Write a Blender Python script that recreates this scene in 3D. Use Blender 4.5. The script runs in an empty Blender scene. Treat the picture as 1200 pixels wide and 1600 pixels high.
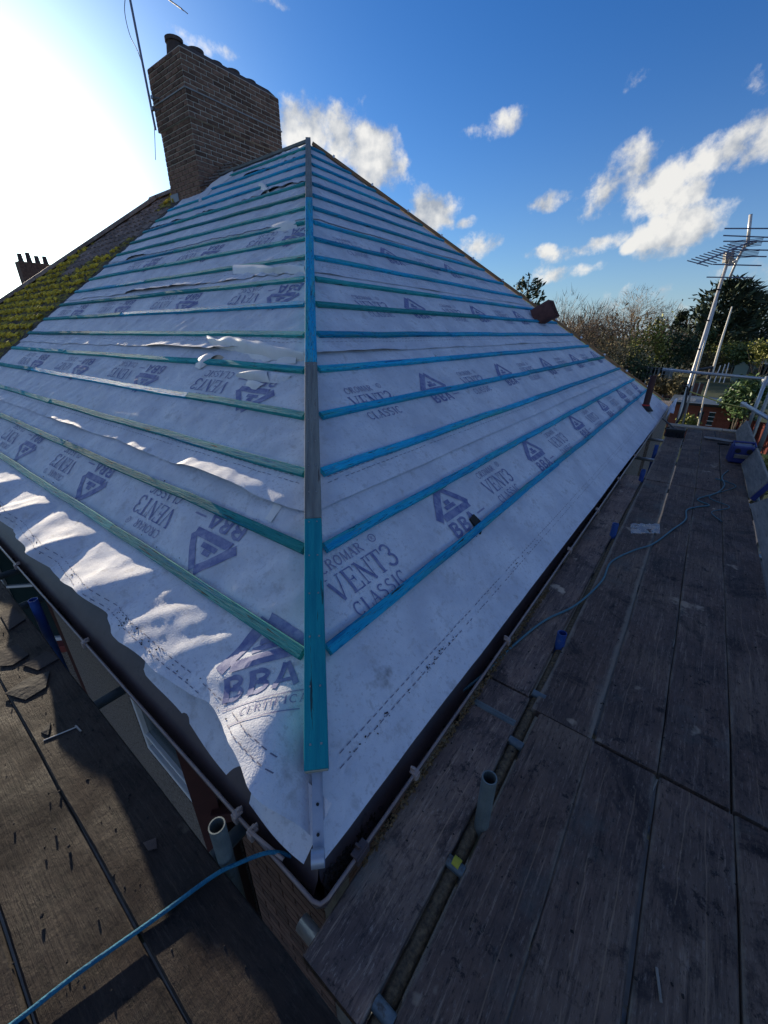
import bpy, bmesh, math, random
import numpy as np
from mathutils import Vector, Matrix

random.seed(7)
rng = np.random.default_rng(11)
sc = bpy.context.scene
C = sc.collection
H = 1.55                                    # eye height above the scaffold boards (z = 0 is the board top)

# ------------------------------------------------------------------ camera
cam = bpy.data.cameras.new('camera')
cam.sensor_fit = 'VERTICAL'
cam.sensor_height = 36.0
cam.lens = 621.26 / 1600 * 36.0
cam.clip_start = 0.05
cam.clip_end = 2000
co = bpy.data.objects.new('camera', cam)
C.objects.link(co)
MW = np.array([[0.7957920827675459, 0.2495110311150282, -0.551778222075144],
               [0.6055646736773806, -0.3240821560456122, 0.7268164707316662],
               [0.002527251174516465, -0.9125321920265295, -0.40899708008341334]])
m4 = Matrix.Identity(4)
for i in range(3):
    m4[i][0] = MW[i, 0]; m4[i][1] = -MW[i, 1]; m4[i][2] = -MW[i, 2]
m4.translation = (0, 0, H)
co.matrix_world = m4
sc.camera = co

# ------------------------------------------------------------------ sky, sun, exposure
SUN = Vector((-0.960, 0.207, 0.178)).normalized()
EXPO = 1.0
sc.view_settings.view_transform = 'Standard'
sc.view_settings.look = 'None'
sc.view_settings.gamma = 1.0
sc.view_settings.exposure = EXPO
sc.view_settings.use_curve_mapping = False
world = bpy.data.worlds.new('World')
sc.world = world
world.use_nodes = True
wt = world.node_tree
wt.nodes.clear()


def wn(t, **kw):
    n = wt.nodes.new(t)
    for k, v in kw.items():
        if k.startswith('i_'):
            key = k[2:]
            key = int(key) if key.isdigit() else key
            n.inputs[key].default_value = v
        else:
            setattr(n, k, v)
    return n


def wm(op, a, b=None, clamp=False):
    n = wt.nodes.new('ShaderNodeMath'); n.operation = op; n.use_clamp = clamp
    for i, v in enumerate((a, b)):
        if v is None: continue
        if isinstance(v, (int, float)): n.inputs[i].default_value = v
        else: wt.links.new(v, n.inputs[i])
    return n.outputs[0]


def pix(px, py):
    v = np.array([px - 600, py - 800, 621.26]); v /= np.linalg.norm(v)
    return MW @ v


sky = wn('ShaderNodeTexSky', sky_type='NISHITA', sun_disc=False, sun_elevation=math.asin(SUN.z),
         sun_rotation=math.atan2(SUN.x, SUN.y), altitude=0, air_density=1.0, dust_density=0.7, ozone_density=2.6)
tc = wn('ShaderNodeTexCoord')
D = tc.outputs['Generated']
# clouds: soft ellipses on the celestial sphere, broken up by noise
n1 = wn('ShaderNodeTexNoise', i_Scale=9.0, i_Detail=7.0, i_Roughness=0.62); wt.links.new(D, n1.inputs['Vector'])
n2 = wn('ShaderNodeTexNoise', i_Scale=26.0, i_Detail=5.0, i_Roughness=0.6); wt.links.new(D, n2.inputs['Vector'])
va = wn('ShaderNodeVectorMath', operation='ADD'); wt.links.new(D, va.inputs[0]); va.inputs[1].default_value = tuple(0.035 * v for v in (-0.6, 0.3, 0.75))
n1b = wn('ShaderNodeTexNoise', i_Scale=9.0, i_Detail=4.0, i_Roughness=0.6); wt.links.new(va.outputs[0], n1b.inputs['Vector'])
CL = [  # centre px, half sizes px, strength
    (500, 215, 80, 60, 1.0), (575, 250, 55, 58, 1.0), (540, 215, 60, 45, 1.0), (675, 332, 42, 34, .9), (748, 383, 34, 20, .8),
    (728, 348, 16, 9, .6), (775, 198, 42, 26, .85), (728, 205, 34, 14, .75), (300, 62, 40, 16, .5), (335, 72, 30, 16, .45),
    (868, 312, 38, 17, .9), (945, 300, 58, 42, 1.0), (985, 255, 44, 40, 1.0), (1035, 292, 54, 40, 1.0), (1130, 240, 76, 42, 1.0), (1080, 300, 50, 40, .9),
    (1190, 232, 60, 30, .95), (1090, 262, 60, 28, .9), (1065, 352, 66, 40, 1.0), (1110, 330, 40, 24, .8), (908, 390, 55, 17, .9), (845, 394, 26, 11, .8),
    (888, 426, 50, 14, .9), (986, 385, 16, 12, .75), (840, 425, 40, 20, .4), (1070, 445, 110, 14, .45), (1150, 450, 110, 26, .4), (985, 130, 18, 16, .25),
    (1190, 122, 26, 26, .35), (430, 3, 50, 12, .4), (1000, 470, 180, 22, .4)]
dens = None
for (px, py, hx, hy, st) in CL:
    c = pix(px, py)
    a = pix(px + 1, py) - pix(px - 1, py); b = pix(px, py + 1) - pix(px, py - 1)
    a /= 2; b /= 2
    A = a / (a @ a) / (hx * 1.25); B = b / (b @ b) / (hy * 1.25)
    da = wn('ShaderNodeVectorMath', operation='DOT_PRODUCT'); wt.links.new(D, da.inputs[0]); da.inputs[1].default_value = tuple(A)
    db = wn('ShaderNodeVectorMath', operation='DOT_PRODUCT'); wt.links.new(D, db.inputs[0]); db.inputs[1].default_value = tuple(B)
    u = wm('SUBTRACT', da.outputs['Value'], float(A @ c)); v = wm('SUBTRACT', db.outputs['Value'], float(B @ c))
    r2 = wm('ADD', wm('MULTIPLY', u, u), wm('MULTIPLY', v, v))
    g = wm('MULTIPLY', wm('SUBTRACT', 1.0, r2), st)
    dens = g if dens is None else wm('MAXIMUM', dens, g)
dens = wm('MAXIMUM', dens, -0.6)
fwd = wn('ShaderNodeVectorMath', operation='DOT_PRODUCT'); wt.links.new(D, fwd.inputs[0]); fwd.inputs[1].default_value = tuple(MW[:, 2])
n3 = wn('ShaderNodeTexNoise', i_Scale=3.1, i_Detail=3.0, i_Roughness=0.5); wt.links.new(D, n3.inputs['Vector'])
oth = wn('ShaderNodeMapRange'); oth.inputs['From Min'].default_value = 0.62; oth.inputs['From Max'].default_value = 0.45; wt.links.new(fwd.outputs['Value'], oth.inputs['Value'])
gen = wm('SUBTRACT', wm('MULTIPLY', wm('SUBTRACT', n3.outputs['Fac'], 0.48), 5.0), wm('MULTIPLY', wm('SUBTRACT', 1.0, oth.outputs[0]), 4.0))  # unseen clouds outside the view, added to raise and whiten the fill light
dens = wm('MAXIMUM', dens, wm('MINIMUM', gen, 1.0))
nz = wm('ADD', wm('MULTIPLY', wm('SUBTRACT', n1.outputs['Fac'], 0.5), 3.0), wm('MULTIPLY', wm('SUBTRACT', n2.outputs['Fac'], 0.5), 1.7))
cd = wm('ADD', dens, wm('SUBTRACT', nz, 0.20))
mr = wn('ShaderNodeMapRange', interpolation_type='SMOOTHSTEP'); wt.links.new(cd, mr.inputs['Value'])
mr.inputs['From Min'].default_value = 0.0; mr.inputs['From Max'].default_value = 0.80
cov = mr.outputs['Result']
shade = wm('ADD', wm('MULTIPLY', wm('SUBTRACT', n1.outputs['Fac'], n1b.outputs['Fac']), 4.6), 0.60, True)
ccol = wn('ShaderNodeMix', data_type='RGBA'); wt.links.new(shade, ccol.inputs['Factor'])
k = 2 ** -EXPO
ccol.inputs['A'].default_value = (.40 * k, .44 * k, .50 * k, 1); ccol.inputs['B'].default_value = (.92 * k, .90 * k, .85 * k, 1)
hs = wn('ShaderNodeHueSaturation', i_Saturation=1.2, i_Value=1.0); wt.links.new(sky.outputs[0], hs.inputs['Color'])
skm = wn('ShaderNodeMix', data_type='RGBA', blend_type='MULTIPLY'); skm.inputs['Factor'].default_value = 1.0
wt.links.new(hs.outputs[0], skm.inputs['A'])
SKYS = 0.084
skm.inputs['B'].default_value = (SKYS * .27, SKYS * .64, SKYS * 1.06, 1)
dz = wn('ShaderNodeSeparateXYZ'); wt.links.new(D, dz.inputs[0])
hzf = wm('MULTIPLY', wm('POWER', 2.718, wm('MULTIPLY', wm('MAXIMUM', dz.outputs['Z'], 0.0), -7.5)), 0.80)
hzm = wn('ShaderNodeMix', data_type='RGBA'); wt.links.new(hzf, hzm.inputs['Factor']); wt.links.new(skm.outputs['Result'], hzm.inputs['A'])
hzm.inputs['B'].default_value = (.56 * k, .68 * k, .80 * k, 1)
cm = wn('ShaderNodeMix', data_type='RGBA'); wt.links.new(wm('MULTIPLY', cov, 0.93), cm.inputs['Factor'])
wt.links.new(hzm.outputs['Result'], cm.inputs['A']); wt.links.new(ccol.outputs['Result'], cm.inputs['B'])
# the bright thin haze round the sun
dsn = wn('ShaderNodeVectorMath', operation='DOT_PRODUCT'); wt.links.new(D, dsn.inputs[0]); dsn.inputs[1].default_value = tuple(SUN)
ang = wm('ARCCOSINE', wm('MINIMUM', dsn.outputs['Value'], 1.0))
glow = wm('ADD', wm('MULTIPLY', wm('POWER', 2.718, wm('MULTIPLY', wm('MULTIPLY', ang, ang), -16.0)), 1.6 * k),
          wm('MULTIPLY', wm('POWER', 2.718, wm('MULTIPLY', ang, -5.5)), 0.60 * k))
gc = wn('ShaderNodeVectorMath', operation='SCALE'); gc.inputs[0].default_value = (1.0, 0.985, 0.95); wt.links.new(glow, gc.inputs['Scale'])
ga = wn('ShaderNodeMix', data_type='RGBA', blend_type='ADD'); ga.inputs['Factor'].default_value = 1.0
wt.links.new(cm.outputs['Result'], ga.inputs['A']); wt.links.new(gc.outputs[0], ga.inputs['B'])
bg = wn('ShaderNodeBackground', i_Strength=1.0); wt.links.new(ga.outputs['Result'], bg.inputs['Color'])
wo = wn('ShaderNodeOutputWorld'); wt.links.new(bg.outputs[0], wo.inputs['Surface'])

sl = bpy.data.lights.new('sun', 'SUN')
sl.energy = 4.1
sl.angle = math.radians(0.6)
sl.color = (1.0, 0.84, 0.62)
so = bpy.data.objects.new('sun', sl)
so.rotation_euler = SUN.to_track_quat('Z', 'Y').to_euler()
so.location = (-20, 5, 12)
C.objects.link(so)

# ------------------------------------------------------------------ materials
_m = {}


def mat(name, col, rough=0.7, metal=0.0, var=None, scale=6.0, stretch=(1, 1, 1), bump=0.0, bscale=None, detail=6.0, spots=None,
        rnd=0.0, spec=0.4, island=0.0, alpha=1.0, rand2=None):
    """Principled material: two-colour noise, optional darker spots, per-object / per-island variation, fine bump."""
    m = bpy.data.materials.new(name); m.use_nodes = True
    t = m.node_tree; b = t.nodes['Principled BSDF']
    b.inputs['Roughness'].default_value = rough; b.inputs['Metallic'].default_value = metal
    b.inputs['Specular IOR Level'].default_value = spec; b.inputs['Alpha'].default_value = alpha
    L = t.links.new

    def nn(ty, **kw):
        n = t.nodes.new(ty)
        for kk, v in kw.items(): setattr(n, kk, v)
        return n
    tcx = nn('ShaderNodeTexCoord'); oi = nn('ShaderNodeObjectInfo')
    add = nn('ShaderNodeVectorMath', operation='MULTIPLY_ADD')
    sc_ = nn('ShaderNodeVectorMath', operation='SCALE'); sc_.inputs[0].default_value = (31.7, 17.3, 23.1); L(oi.outputs['Random'], sc_.inputs['Scale'])
    L(tcx.outputs['Object'], add.inputs[0]); add.inputs[1].default_value = stretch; L(sc_.outputs[0], add.inputs[2])
    P = add.outputs[0]
    no = nn('ShaderNodeTexNoise'); no.inputs['Scale'].default_value = scale; no.inputs['Detail'].default_value = detail
    no.inputs['Roughness'].default_value = 0.65; L(P, no.inputs['Vector'])
    cur = None
    if var is not None:
        r = nn('ShaderNodeValToRGB'); r.color_ramp.elements[0].position = 0.36; r.color_ramp.elements[1].position = 0.66
        r.color_ramp.elements[0].color = (*col, 1); r.color_ramp.elements[1].color = (*var, 1)
        L(no.outputs['Fac'], r.inputs['Fac']); cur = r.outputs['Color']
    else:
        rgb = nn('ShaderNodeRGB'); rgb.outputs[0].default_value = (*col, 1); cur = rgb.outputs[0]
    if rand2 is not None:
        mx = nn('ShaderNodeMix', data_type='RGBA'); L(oi.outputs['Random'], mx.inputs['Factor']); L(cur, mx.inputs['A'])
        mx2 = nn('ShaderNodeMix', data_type='RGBA', blend_type='MIX'); mx2.inputs['Factor'].default_value = .35; L(cur, mx2.inputs['B']); mx2.inputs['A'].default_value = (*rand2, 1)
        L(mx2.outputs['Result'], mx.inputs['B']); cur = mx.outputs['Result']
    if spots is not None:            # (colour, scale, threshold, softness)
        for (scol, ss, th, sf) in (spots if isinstance(spots, list) else [spots]):
            n3 = nn('ShaderNodeTexNoise'); n3.inputs['Scale'].default_value = ss; n3.inputs['Detail'].default_value = 5; n3.inputs['Roughness'].default_value = .7
            L(P, n3.inputs['Vector'])
            mp = nn('ShaderNodeMapRange'); mp.inputs['From Min'].default_value = th; mp.inputs['From Max'].default_value = th + sf; L(n3.outputs['Fac'], mp.inputs['Value'])
            mx = nn('ShaderNodeMix', data_type='RGBA'); L(mp.outputs[0], mx.inputs['Factor']); L(cur, mx.inputs['A']); mx.inputs['B'].default_value = (*scol, 1); cur = mx.outputs['Result']
    if rnd or island:
        ge = nn('ShaderNodeNewGeometry')
        hv = nn('ShaderNodeHueSaturation')
        mp = nn('ShaderNodeMapRange'); w = island or rnd
        L(ge.outputs['Random Per Island'] if island else oi.outputs['Random'], mp.inputs['Value'])
        mp.inputs['To Min'].default_value = 1 - w; mp.inputs['To Max'].default_value = 1 + w
        L(mp.outputs[0], hv.inputs['Value']); L(cur, hv.inputs['Color']); cur = hv.outputs[0]
    L(cur, b.inputs['Base Color'])
    if bump:
        nb = nn('ShaderNodeTexNoise'); nb.inputs['Scale'].default_value = bscale or scale * 4; nb.inputs['Detail'].default_value = 5
        L(P, nb.inputs['Vector'])
        bp = nn('ShaderNodeBump'); bp.inputs['Strength'].default_value = bump; bp.inputs['Distance'].default_value = 0.01
        L(nb.outputs['Fac'], bp.inputs['Height']); L(bp.outputs[0], b.inputs['Normal'])
    _m[name] = m
    return m


MEMB = mat('roofing_membrane', (.48, .51, .575), .72, var=(.64, .67, .72), scale=3.2, bump=.30, bscale=150, spec=.2,
           spots=[((.17, .165, .17), 2.6, .655, .10), ((.40, .41, .44), 11, .56, .16), ((.46, .475, .52), 48, .55, .1), ((.11, .105, .10), 21, .715, .04)])
MEMB_BACK = mat('membrane_underside', (.62, .62, .62), .55, var=(.7, .7, .69), scale=7, bump=.1, bscale=80)
INK = mat('printed_ink', (.13, .15, .31), .7, var=(.27, .29, .43), scale=22, bump=.1, bscale=170, spec=.2, detail=3)
INK_F = mat('faint_print', (.21, .215, .36), .65, var=(.30, .305, .43), scale=30, spec=.2)
SEAM = mat('stitched_line', (.16, .16, .22), .8)
grain = (1, 14, 14)
B_BLUE = mat('blue_treated_wood', (.004, .25, .47), .72, var=(.012, .38, .56), scale=3.0, stretch=grain, bump=.5, bscale=9,
             spots=[((.03, .30, .30), .9, .50, .14), ((.004, .12, .28), 2.2, .56, .12), ((.10, .22, .22), 6.0, .58, .06), ((.002, .07, .14), 13.0, .56, .08), ((.03, .035, .035), 5.0, .61, .04), ((.20, .22, .19), 9.0, .66, .03)], rnd=.28, spec=.2)
B_HIP = mat('turquoise_hip_wood', (.003, .19, .245), .7, var=(.008, .27, .31), scale=3.0, stretch=grain, bump=.4, bscale=9, spots=[((.02, .05, .06), 3.0, .62, .05), ((.05, .30, .34), 1.1, .56, .1)], spec=.2)
B_TEAL = mat('teal_treated_wood', (.010, .21, .225), .9, var=(.045, .33, .33), scale=3.4, stretch=grain, bump=.7, bscale=9,
             spots=[((.006, .20, .33), .9, .54, .1), ((.10, .36, .33), 6.0, .58, .06), ((.008, .10, .11), 13.0, .56, .08), ((.05, .05, .045), 4.0, .60, .05), ((.22, .22, .18), 9.0, .66, .03)], rnd=.28, spec=.2)
B_GREY = mat('weathered_hip_wood', (.12, .13, .125), .75, var=(.22, .24, .22), scale=3.0, stretch=grain, bump=.4, bscale=9,
             spots=((.06, .045, .04), 3.0, .6, .08))
END = mat('sawn_end_grain', (.34, .34, .26), .8, var=(.26, .27, .22), scale=40)
NAIL = mat('nail_steel', (.35, .34, .33), .45, metal=.8)
GALV = mat('galvanised_steel', (.34, .37, .39), .42, metal=.65, var=(.46, .48, .49), scale=14, spots=((.16, .16, .15), 5, .62, .08), bump=.1)
GALVP = mat('bright_galvanised_strap', (.30, .36, .44), .40, metal=.5, var=(.38, .43, .50), scale=10)
TUBEG = mat('mortar_crusted_tube', (.06, .05, .036), .95, var=(.17, .135, .08), scale=60, bump=1.0, bscale=70)
TUBEB = mat('blue_painted_tube', (.012, .04, .20), .5, var=(.03, .09, .28), scale=8, spots=((.2, .22, .24), 6, .6, .1))
TUBED = mat('dull_scaffold_tube', (.11, .14, .145), .6, metal=.3, var=(.17, .21, .21), scale=9, bump=.15, spots=((.06, .06, .055), 7, .6, .1))
PVC = mat('brown_gutter_plastic', (.050, .034, .034), .38, var=(.075, .055, .054), scale=7, spots=((.12, .10, .085), 18, .66, .08), spec=.5)
TRAY = mat('brown_eaves_tray', (.060, .042, .042), .5, var=(.085, .062, .060), scale=6, spots=((.03, .024, .022), 11, .62, .1))
CLIP = mat('pale_gutter_clip', (.26, .20, .18), .4, var=(.34, .28, .25), scale=20)
LICHEN = mat('lichen_crust', (.09, .05, .02), .95, var=(.22, .15, .07), scale=60, bump=1.0, bscale=80)
MUCK = mat('black_moss_crumbs', (.012, .011, .011), .95, var=(.03, .026, .024), scale=20, island=.4)
BRICK = mat('sooty_brick', (.10, .055, .038), .9, var=(.22, .125, .083), scale=12, bump=.5, bscale=60, rnd=.40, spots=((.02, .018, .017), 9, .6, .12))
BRICKR = mat('brown_brick', (.085, .045, .035), .9, var=(.13, .075, .055), scale=14, bump=.4, bscale=60, rnd=.3)
MORTAR = mat('mortar', (.46, .41, .34), .95, var=(.56, .51, .43), scale=20, bump=.6, bscale=60)
POT = mat('chimney_pot_clay', (.06, .042, .036), .85, var=(.10, .07, .058), scale=9, bump=.3)
LEAD = mat('lead_flashing', (.20, .21, .23), .5, var=(.28, .29, .31), scale=8)
TILE = mat('old_clay_tile', (.13, .095, .08), .8, var=(.24, .185, .15), scale=8, bump=.4, rnd=.3, spots=((.15, .14, .12), 16, .62, .1))
TILEM = mat('mossy_tile', (.060, .045, .035), .9, var=(.10, .08, .05), scale=8, bump=.5, rnd=.3, spots=((.24, .20, .03), 7, .47, .06))
MOSS = mat('yellow_moss', (.46, .33, .025), .95, var=(.58, .43, .05), scale=12, bump=.8, island=.35)
RIDGE = mat('ridge_tile_clay', (.075, .03, .028), .7, var=(.12, .05, .042), scale=12, rnd=.25)
FELT = mat('old_bitumen_felt', (.022, .018, .017), .9, var=(.038, .031, .028), scale=9, bump=.4)
PEB = mat('pebbledash', (.11, .088, .074), .95, var=(.27, .23, .195), scale=62, bump=1.0, bscale=85, detail=3, spots=[((.05, .042, .038), 45, .56, .05), ((.36, .32, .28), 38, .64, .04)])
UPVC = mat('white_upvc', (.72, .74, .76), .35, var=(.66, .68, .7), scale=5)
GLASS = mat('window_glass', (.010, .028, .034), .18, spec=.18, var=(.014, .036, .042), scale=2)
SILL = mat('red_painted_sill', (.20, .035, .03), .6, var=(.15, .03, .028), scale=9)
DARKW = mat('dark_red_timber', (.045, .014, .014), .55, var=(.065, .022, .02), scale=8)
SOFFIT = mat('soffit_board', (.12, .11, .10), .8)
BLUECORD = mat('blue_rope', (.006, .10, .19), .8, var=(.012, .16, .26), scale=60, bump=.8, bscale=160)
CABLE = mat('blue_green_cable', (.05, .13, .16), .6, var=(.07, .17, .2), scale=30)
BLACK = mat('black_rubber', (.012, .012, .013), .6)
BLUEP = mat('dark_blue_plastic', (.015, .025, .13), .4, var=(.02, .035, .17), scale=10)
STEEL = mat('worn_steel', (.30, .29, .28), .4, metal=.7, var=(.2, .19, .18), scale=20)
ALU = mat('aluminium_mast', (.52, .50, .46), .4, metal=.35, var=(.62, .60, .56), scale=10)
ALUD = mat('dull_aerial_rod', (.16, .18, .24), .5, metal=.4)
FILM = mat('clear_plastic_film', (.5, .52, .55), .15, alpha=.45, var=(.4, .42, .45), scale=20, spec=.9, bump=1.0, bscale=14)
SLATE = mat('broken_slate', (.014, .014, .015), .85, var=(.028, .027, .026), scale=12, bump=.4)
YEL = mat('yellow_line', (.55, .45, .1), .6)
WHITEP = mat('white_paper', (.75, .76, .78), .6)
REDP = mat('red_tape', (.5, .03, .03), .5)
TERR = mat('orange_brown_batten', (.22, .11, .05), .7, var=(.3, .18, .09), scale=5, stretch=grain)
BARK = mat('bark', (.055, .045, .036), .9, var=(.10, .085, .068), scale=6, bump=.5)
TWIGS = mat('bare_twigs', (.15, .108, .075), .9, island=.45)
TWIGG = mat('golden_twigs', (.26, .175, .095), .9, island=.4)
LEAF_D = mat('dark_evergreen_leaf', (.03, .056, .024), .7, island=.65)
LEAF_C = mat('conifer_leaf', (.040, .060, .034), .75, island=.6)
LEAF_M = mat('mid_green_leaf', (.075, .11, .03), .65, island=.6)
LEAF_Y = mat('yellow_green_leaf', (.17, .18, .035), .6, island=.5)
LEAF_L = mat('laurel_leaf', (.07, .12, .04), .5, island=.6, spec=.35)
LEAF_B = mat('brown_winter_leaf', (.15, .125, .06), .85, island=.5)
GRASS = mat('lawn', (.030, .048, .014), .9, var=(.055, .065, .024), scale=1.2, bump=.6, bscale=14)
FENCEG = mat('grey_fence_panel', (.10, .115, .12), .85, var=(.15, .165, .17), scale=7, rnd=.2)
FENCEB = mat('brown_fence_panel', (.085, .038, .030), .85, var=(.12, .06, .045), scale=7, rnd=.2)
FENCER = mat('red_stained_fence', (.14, .028, .022), .8, var=(.18, .042, .03), scale=6, rnd=.25)
CONC = mat('concrete_post', (.26, .26, .25), .9, var=(.32, .32, .3), scale=9)
SHEDW = mat('red_brown_cladding', (.16, .045, .028), .75, var=(.21, .065, .04), scale=6, rnd=.1)
SHEDR = mat('grey_sheet_roof', (.07, .09, .105), .5, var=(.12, .15, .17), scale=2)
RENDER = mat('pale_render', (.42, .41, .38), .9, var=(.5, .48, .45), scale=3)
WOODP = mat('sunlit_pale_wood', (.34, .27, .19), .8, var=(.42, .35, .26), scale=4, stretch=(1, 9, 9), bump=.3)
TOE = mat('grey_toe_board_wood', (.14, .135, .12), .85, var=(.26, .24, .21), scale=3.5, stretch=(1, 9, 9), bump=.4, bscale=8, spots=((.07, .07, .06), 5, .6, .1))


def board_material(name='dirty_scaffold_board', gain=1.0):
    m = bpy.data.materials.new(name); m.use_nodes = True
    t = m.node_tree; b = t.nodes['Principled BSDF']; L = t.links.new

    def nn(ty, ins=None, **kw):
        n = t.nodes.new(ty)
        for kk, v in kw.items(): setattr(n, kk, v)
        for kk, v in (ins or {}).items(): n.inputs[kk].default_value = v
        return n

    def noise(vec, s, d=6, r=.6, di=0.0):
        n = nn('ShaderNodeTexNoise', {'Scale': s, 'Detail': d, 'Roughness': r, 'Distortion': di}); L(vec, n.inputs['Vector']); return n.outputs['Fac']

    def rng_(v, a, b_, c=0., d=1.):
        n = nn('ShaderNodeMapRange', {'From Min': a, 'From Max': b_, 'To Min': c, 'To Max': d}); L(v, n.inputs['Value']); return n.outputs[0]

    def mixc(f, a, bcol):
        n = nn('ShaderNodeMix', data_type='RGBA')
        L(f, n.inputs['Factor']); L(a, n.inputs['A'])
        if isinstance(bcol, tuple): n.inputs['B'].default_value = (*bcol, 1)
        else: L(bcol, n.inputs['B'])
        return n.outputs['Result']

    def mth(op, a, b_=None):
        n = nn('ShaderNodeMath', operation=op)
        for i, v in enumerate((a, b_)):
            if v is None: continue
            if isinstance(v, (int, float)): n.inputs[i].default_value = v
            else: L(v, n.inputs[i])
        return n.outputs[0]
    tcx = nn('ShaderNodeTexCoord'); oi = nn('ShaderNodeObjectInfo')
    s_ = nn('ShaderNodeVectorMath', operation='SCALE'); s_.inputs[0].default_value = (41.7, 27.3, 13.1); L(oi.outputs['Random'], s_.inputs['Scale'])
    a_ = nn('ShaderNodeVectorMath', operation='ADD'); L(tcx.outputs['Object'], a_.inputs[0]); L(s_.outputs[0], a_.inputs[1])
    P = a_.outputs[0]
    st = nn('ShaderNodeVectorMath', operation='MULTIPLY'); L(P, st.inputs[0]); st.inputs[1].default_value = (1.0, 16, 16)
    Q = st.outputs[0]
    st2 = nn('ShaderNodeVectorMath', operation='MULTIPLY'); L(P, st2.inputs[0]); st2.inputs[1].default_value = (1.0, 4, 4)
    Q2 = st2.outputs[0]
    rgb = nn('ShaderNodeRGB'); rgb.outputs[0].default_value = (.038, .030, .028, 1)
    c = rgb.outputs[0]
    c = mixc(rng_(noise(P, 3.2, 8, .7), .40, .62), c, (.072, .052, .043))
    c = mixc(mth('MULTIPLY', rng_(noise(P, 1.3, 5, .6), .50, .66), .7), c, (.095, .074, .058))
    c = mixc(mth('MULTIPLY', rng_(noise(Q, 5.5, 7, .75), .54, .70), .7), c, (.17, .135, .105))
    c = mixc(mth('MULTIPLY', rng_(noise(Q, 2.6, 7, .75), .48, .30), .85), c, (.013, .011, .012))
    c = mixc(mth('MULTIPLY', rng_(noise(P, 2.4, 9, .78, .6), .54, .62), .80), c, (.014, .012, .013))
    c = mixc(mth('MULTIPLY', rng_(noise(P, 8.0, 8, .8), .58, .63), .9), c, (.010, .009, .010))
    c = mixc(mth('MULTIPLY', rng_(noise(Q2, 30, 6, .8), .56, .66), .6), c, (.13, .115, .10))
    c = mixc(mth('MULTIPLY', rng_(noise(Q2, 24, 6, .8), .46, .36), .8), c, (.010, .009, .010))
    c = mixc(mth('MULTIPLY', rng_(noise(P, 1.9, 6, .7), .58, .70), .6), c, (.050, .060, .058))
    c = mixc(mth('MULTIPLY', rng_(noise(P, 4.3, 4, .55), .66, .70), .7), c, (.20, .17, .13))
    # long wandering scratches
    sp = nn('ShaderNodeSeparateXYZ'); L(tcx.outputs['Object'], sp.inputs[0])
    for off, amp, kk in ((-.055, .05, 1.0), (.03, .06, 1.7)):
        wob = noise(P, kk, 3, .5)
        line = mth('ABSOLUTE', mth('SUBTRACT', mth('SUBTRACT', sp.outputs['Y'], off), mth('MULTIPLY', mth('SUBTRACT', wob, .5), amp * 2)))
        ln = mth('MULTIPLY', rng_(line, .0025, .0008), rng_(noise(Q, 1.4, 3, .6), .52, .56))
        ln = mth('MULTIPLY', ln, rng_(oi.outputs['Random'], .45, .55))
        c = mixc(mth('MULTIPLY', ln, .30), c, (.20, .15, .10))
    # worn pale edges
    ed = mth('ABSOLUTE', sp.outputs['Y'])
    wear = mth('MULTIPLY', rng_(mth('ADD', ed, mth('MULTIPLY', noise(P, 9, 5, .7), .05)), .127, .142), .55)
    c = mixc(wear, c, (.15, .14, .115))
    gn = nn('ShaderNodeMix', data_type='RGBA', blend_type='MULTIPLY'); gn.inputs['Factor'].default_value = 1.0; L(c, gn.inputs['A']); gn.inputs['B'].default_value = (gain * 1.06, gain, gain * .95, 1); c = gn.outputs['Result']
    L(c, b.inputs['Base Color'])
    L(rng_(noise(P, 5, 5, .6), .35, .7, .72, .95), b.inputs['Roughness'])
    b.inputs['Specular IOR Level'].default_value = .25
    hgt = mth('ADD', mth('MULTIPLY', noise(Q, 7, 5, .7), .7), mth('MULTIPLY', noise(P, 30, 6, .7), .8))
    bp = nn('ShaderNodeBump', {'Strength': .8, 'Distance': .008}); L(hgt, bp.inputs['Height']); L(bp.outputs[0], b.inputs['Normal'])
    return m


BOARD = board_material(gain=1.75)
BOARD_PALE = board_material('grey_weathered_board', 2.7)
BOARD_SHADE = board_material('shade_darkened_board', .40)  # dirty board wood darkened further to stand in for shade on the left run

# ------------------------------------------------------------------ mesh helpers


def tag(o, label=None, cat=None, group=None, kind=None):
    if label: o['label'] = label
    if cat: o['category'] = cat
    if group: o['group'] = group
    if kind: o['kind'] = kind
    return o


def thing(name, loc, label, cat, group=None):
    o = bpy.data.objects.new(name, None); o.empty_display_size = .2
    o.location = loc
    C.objects.link(o)
    return tag(o, label, cat, group)


def wloc(o):
    v = Vector((0, 0, 0))
    while o is not None:
        v += o.location; o = o.parent
    return v


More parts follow.
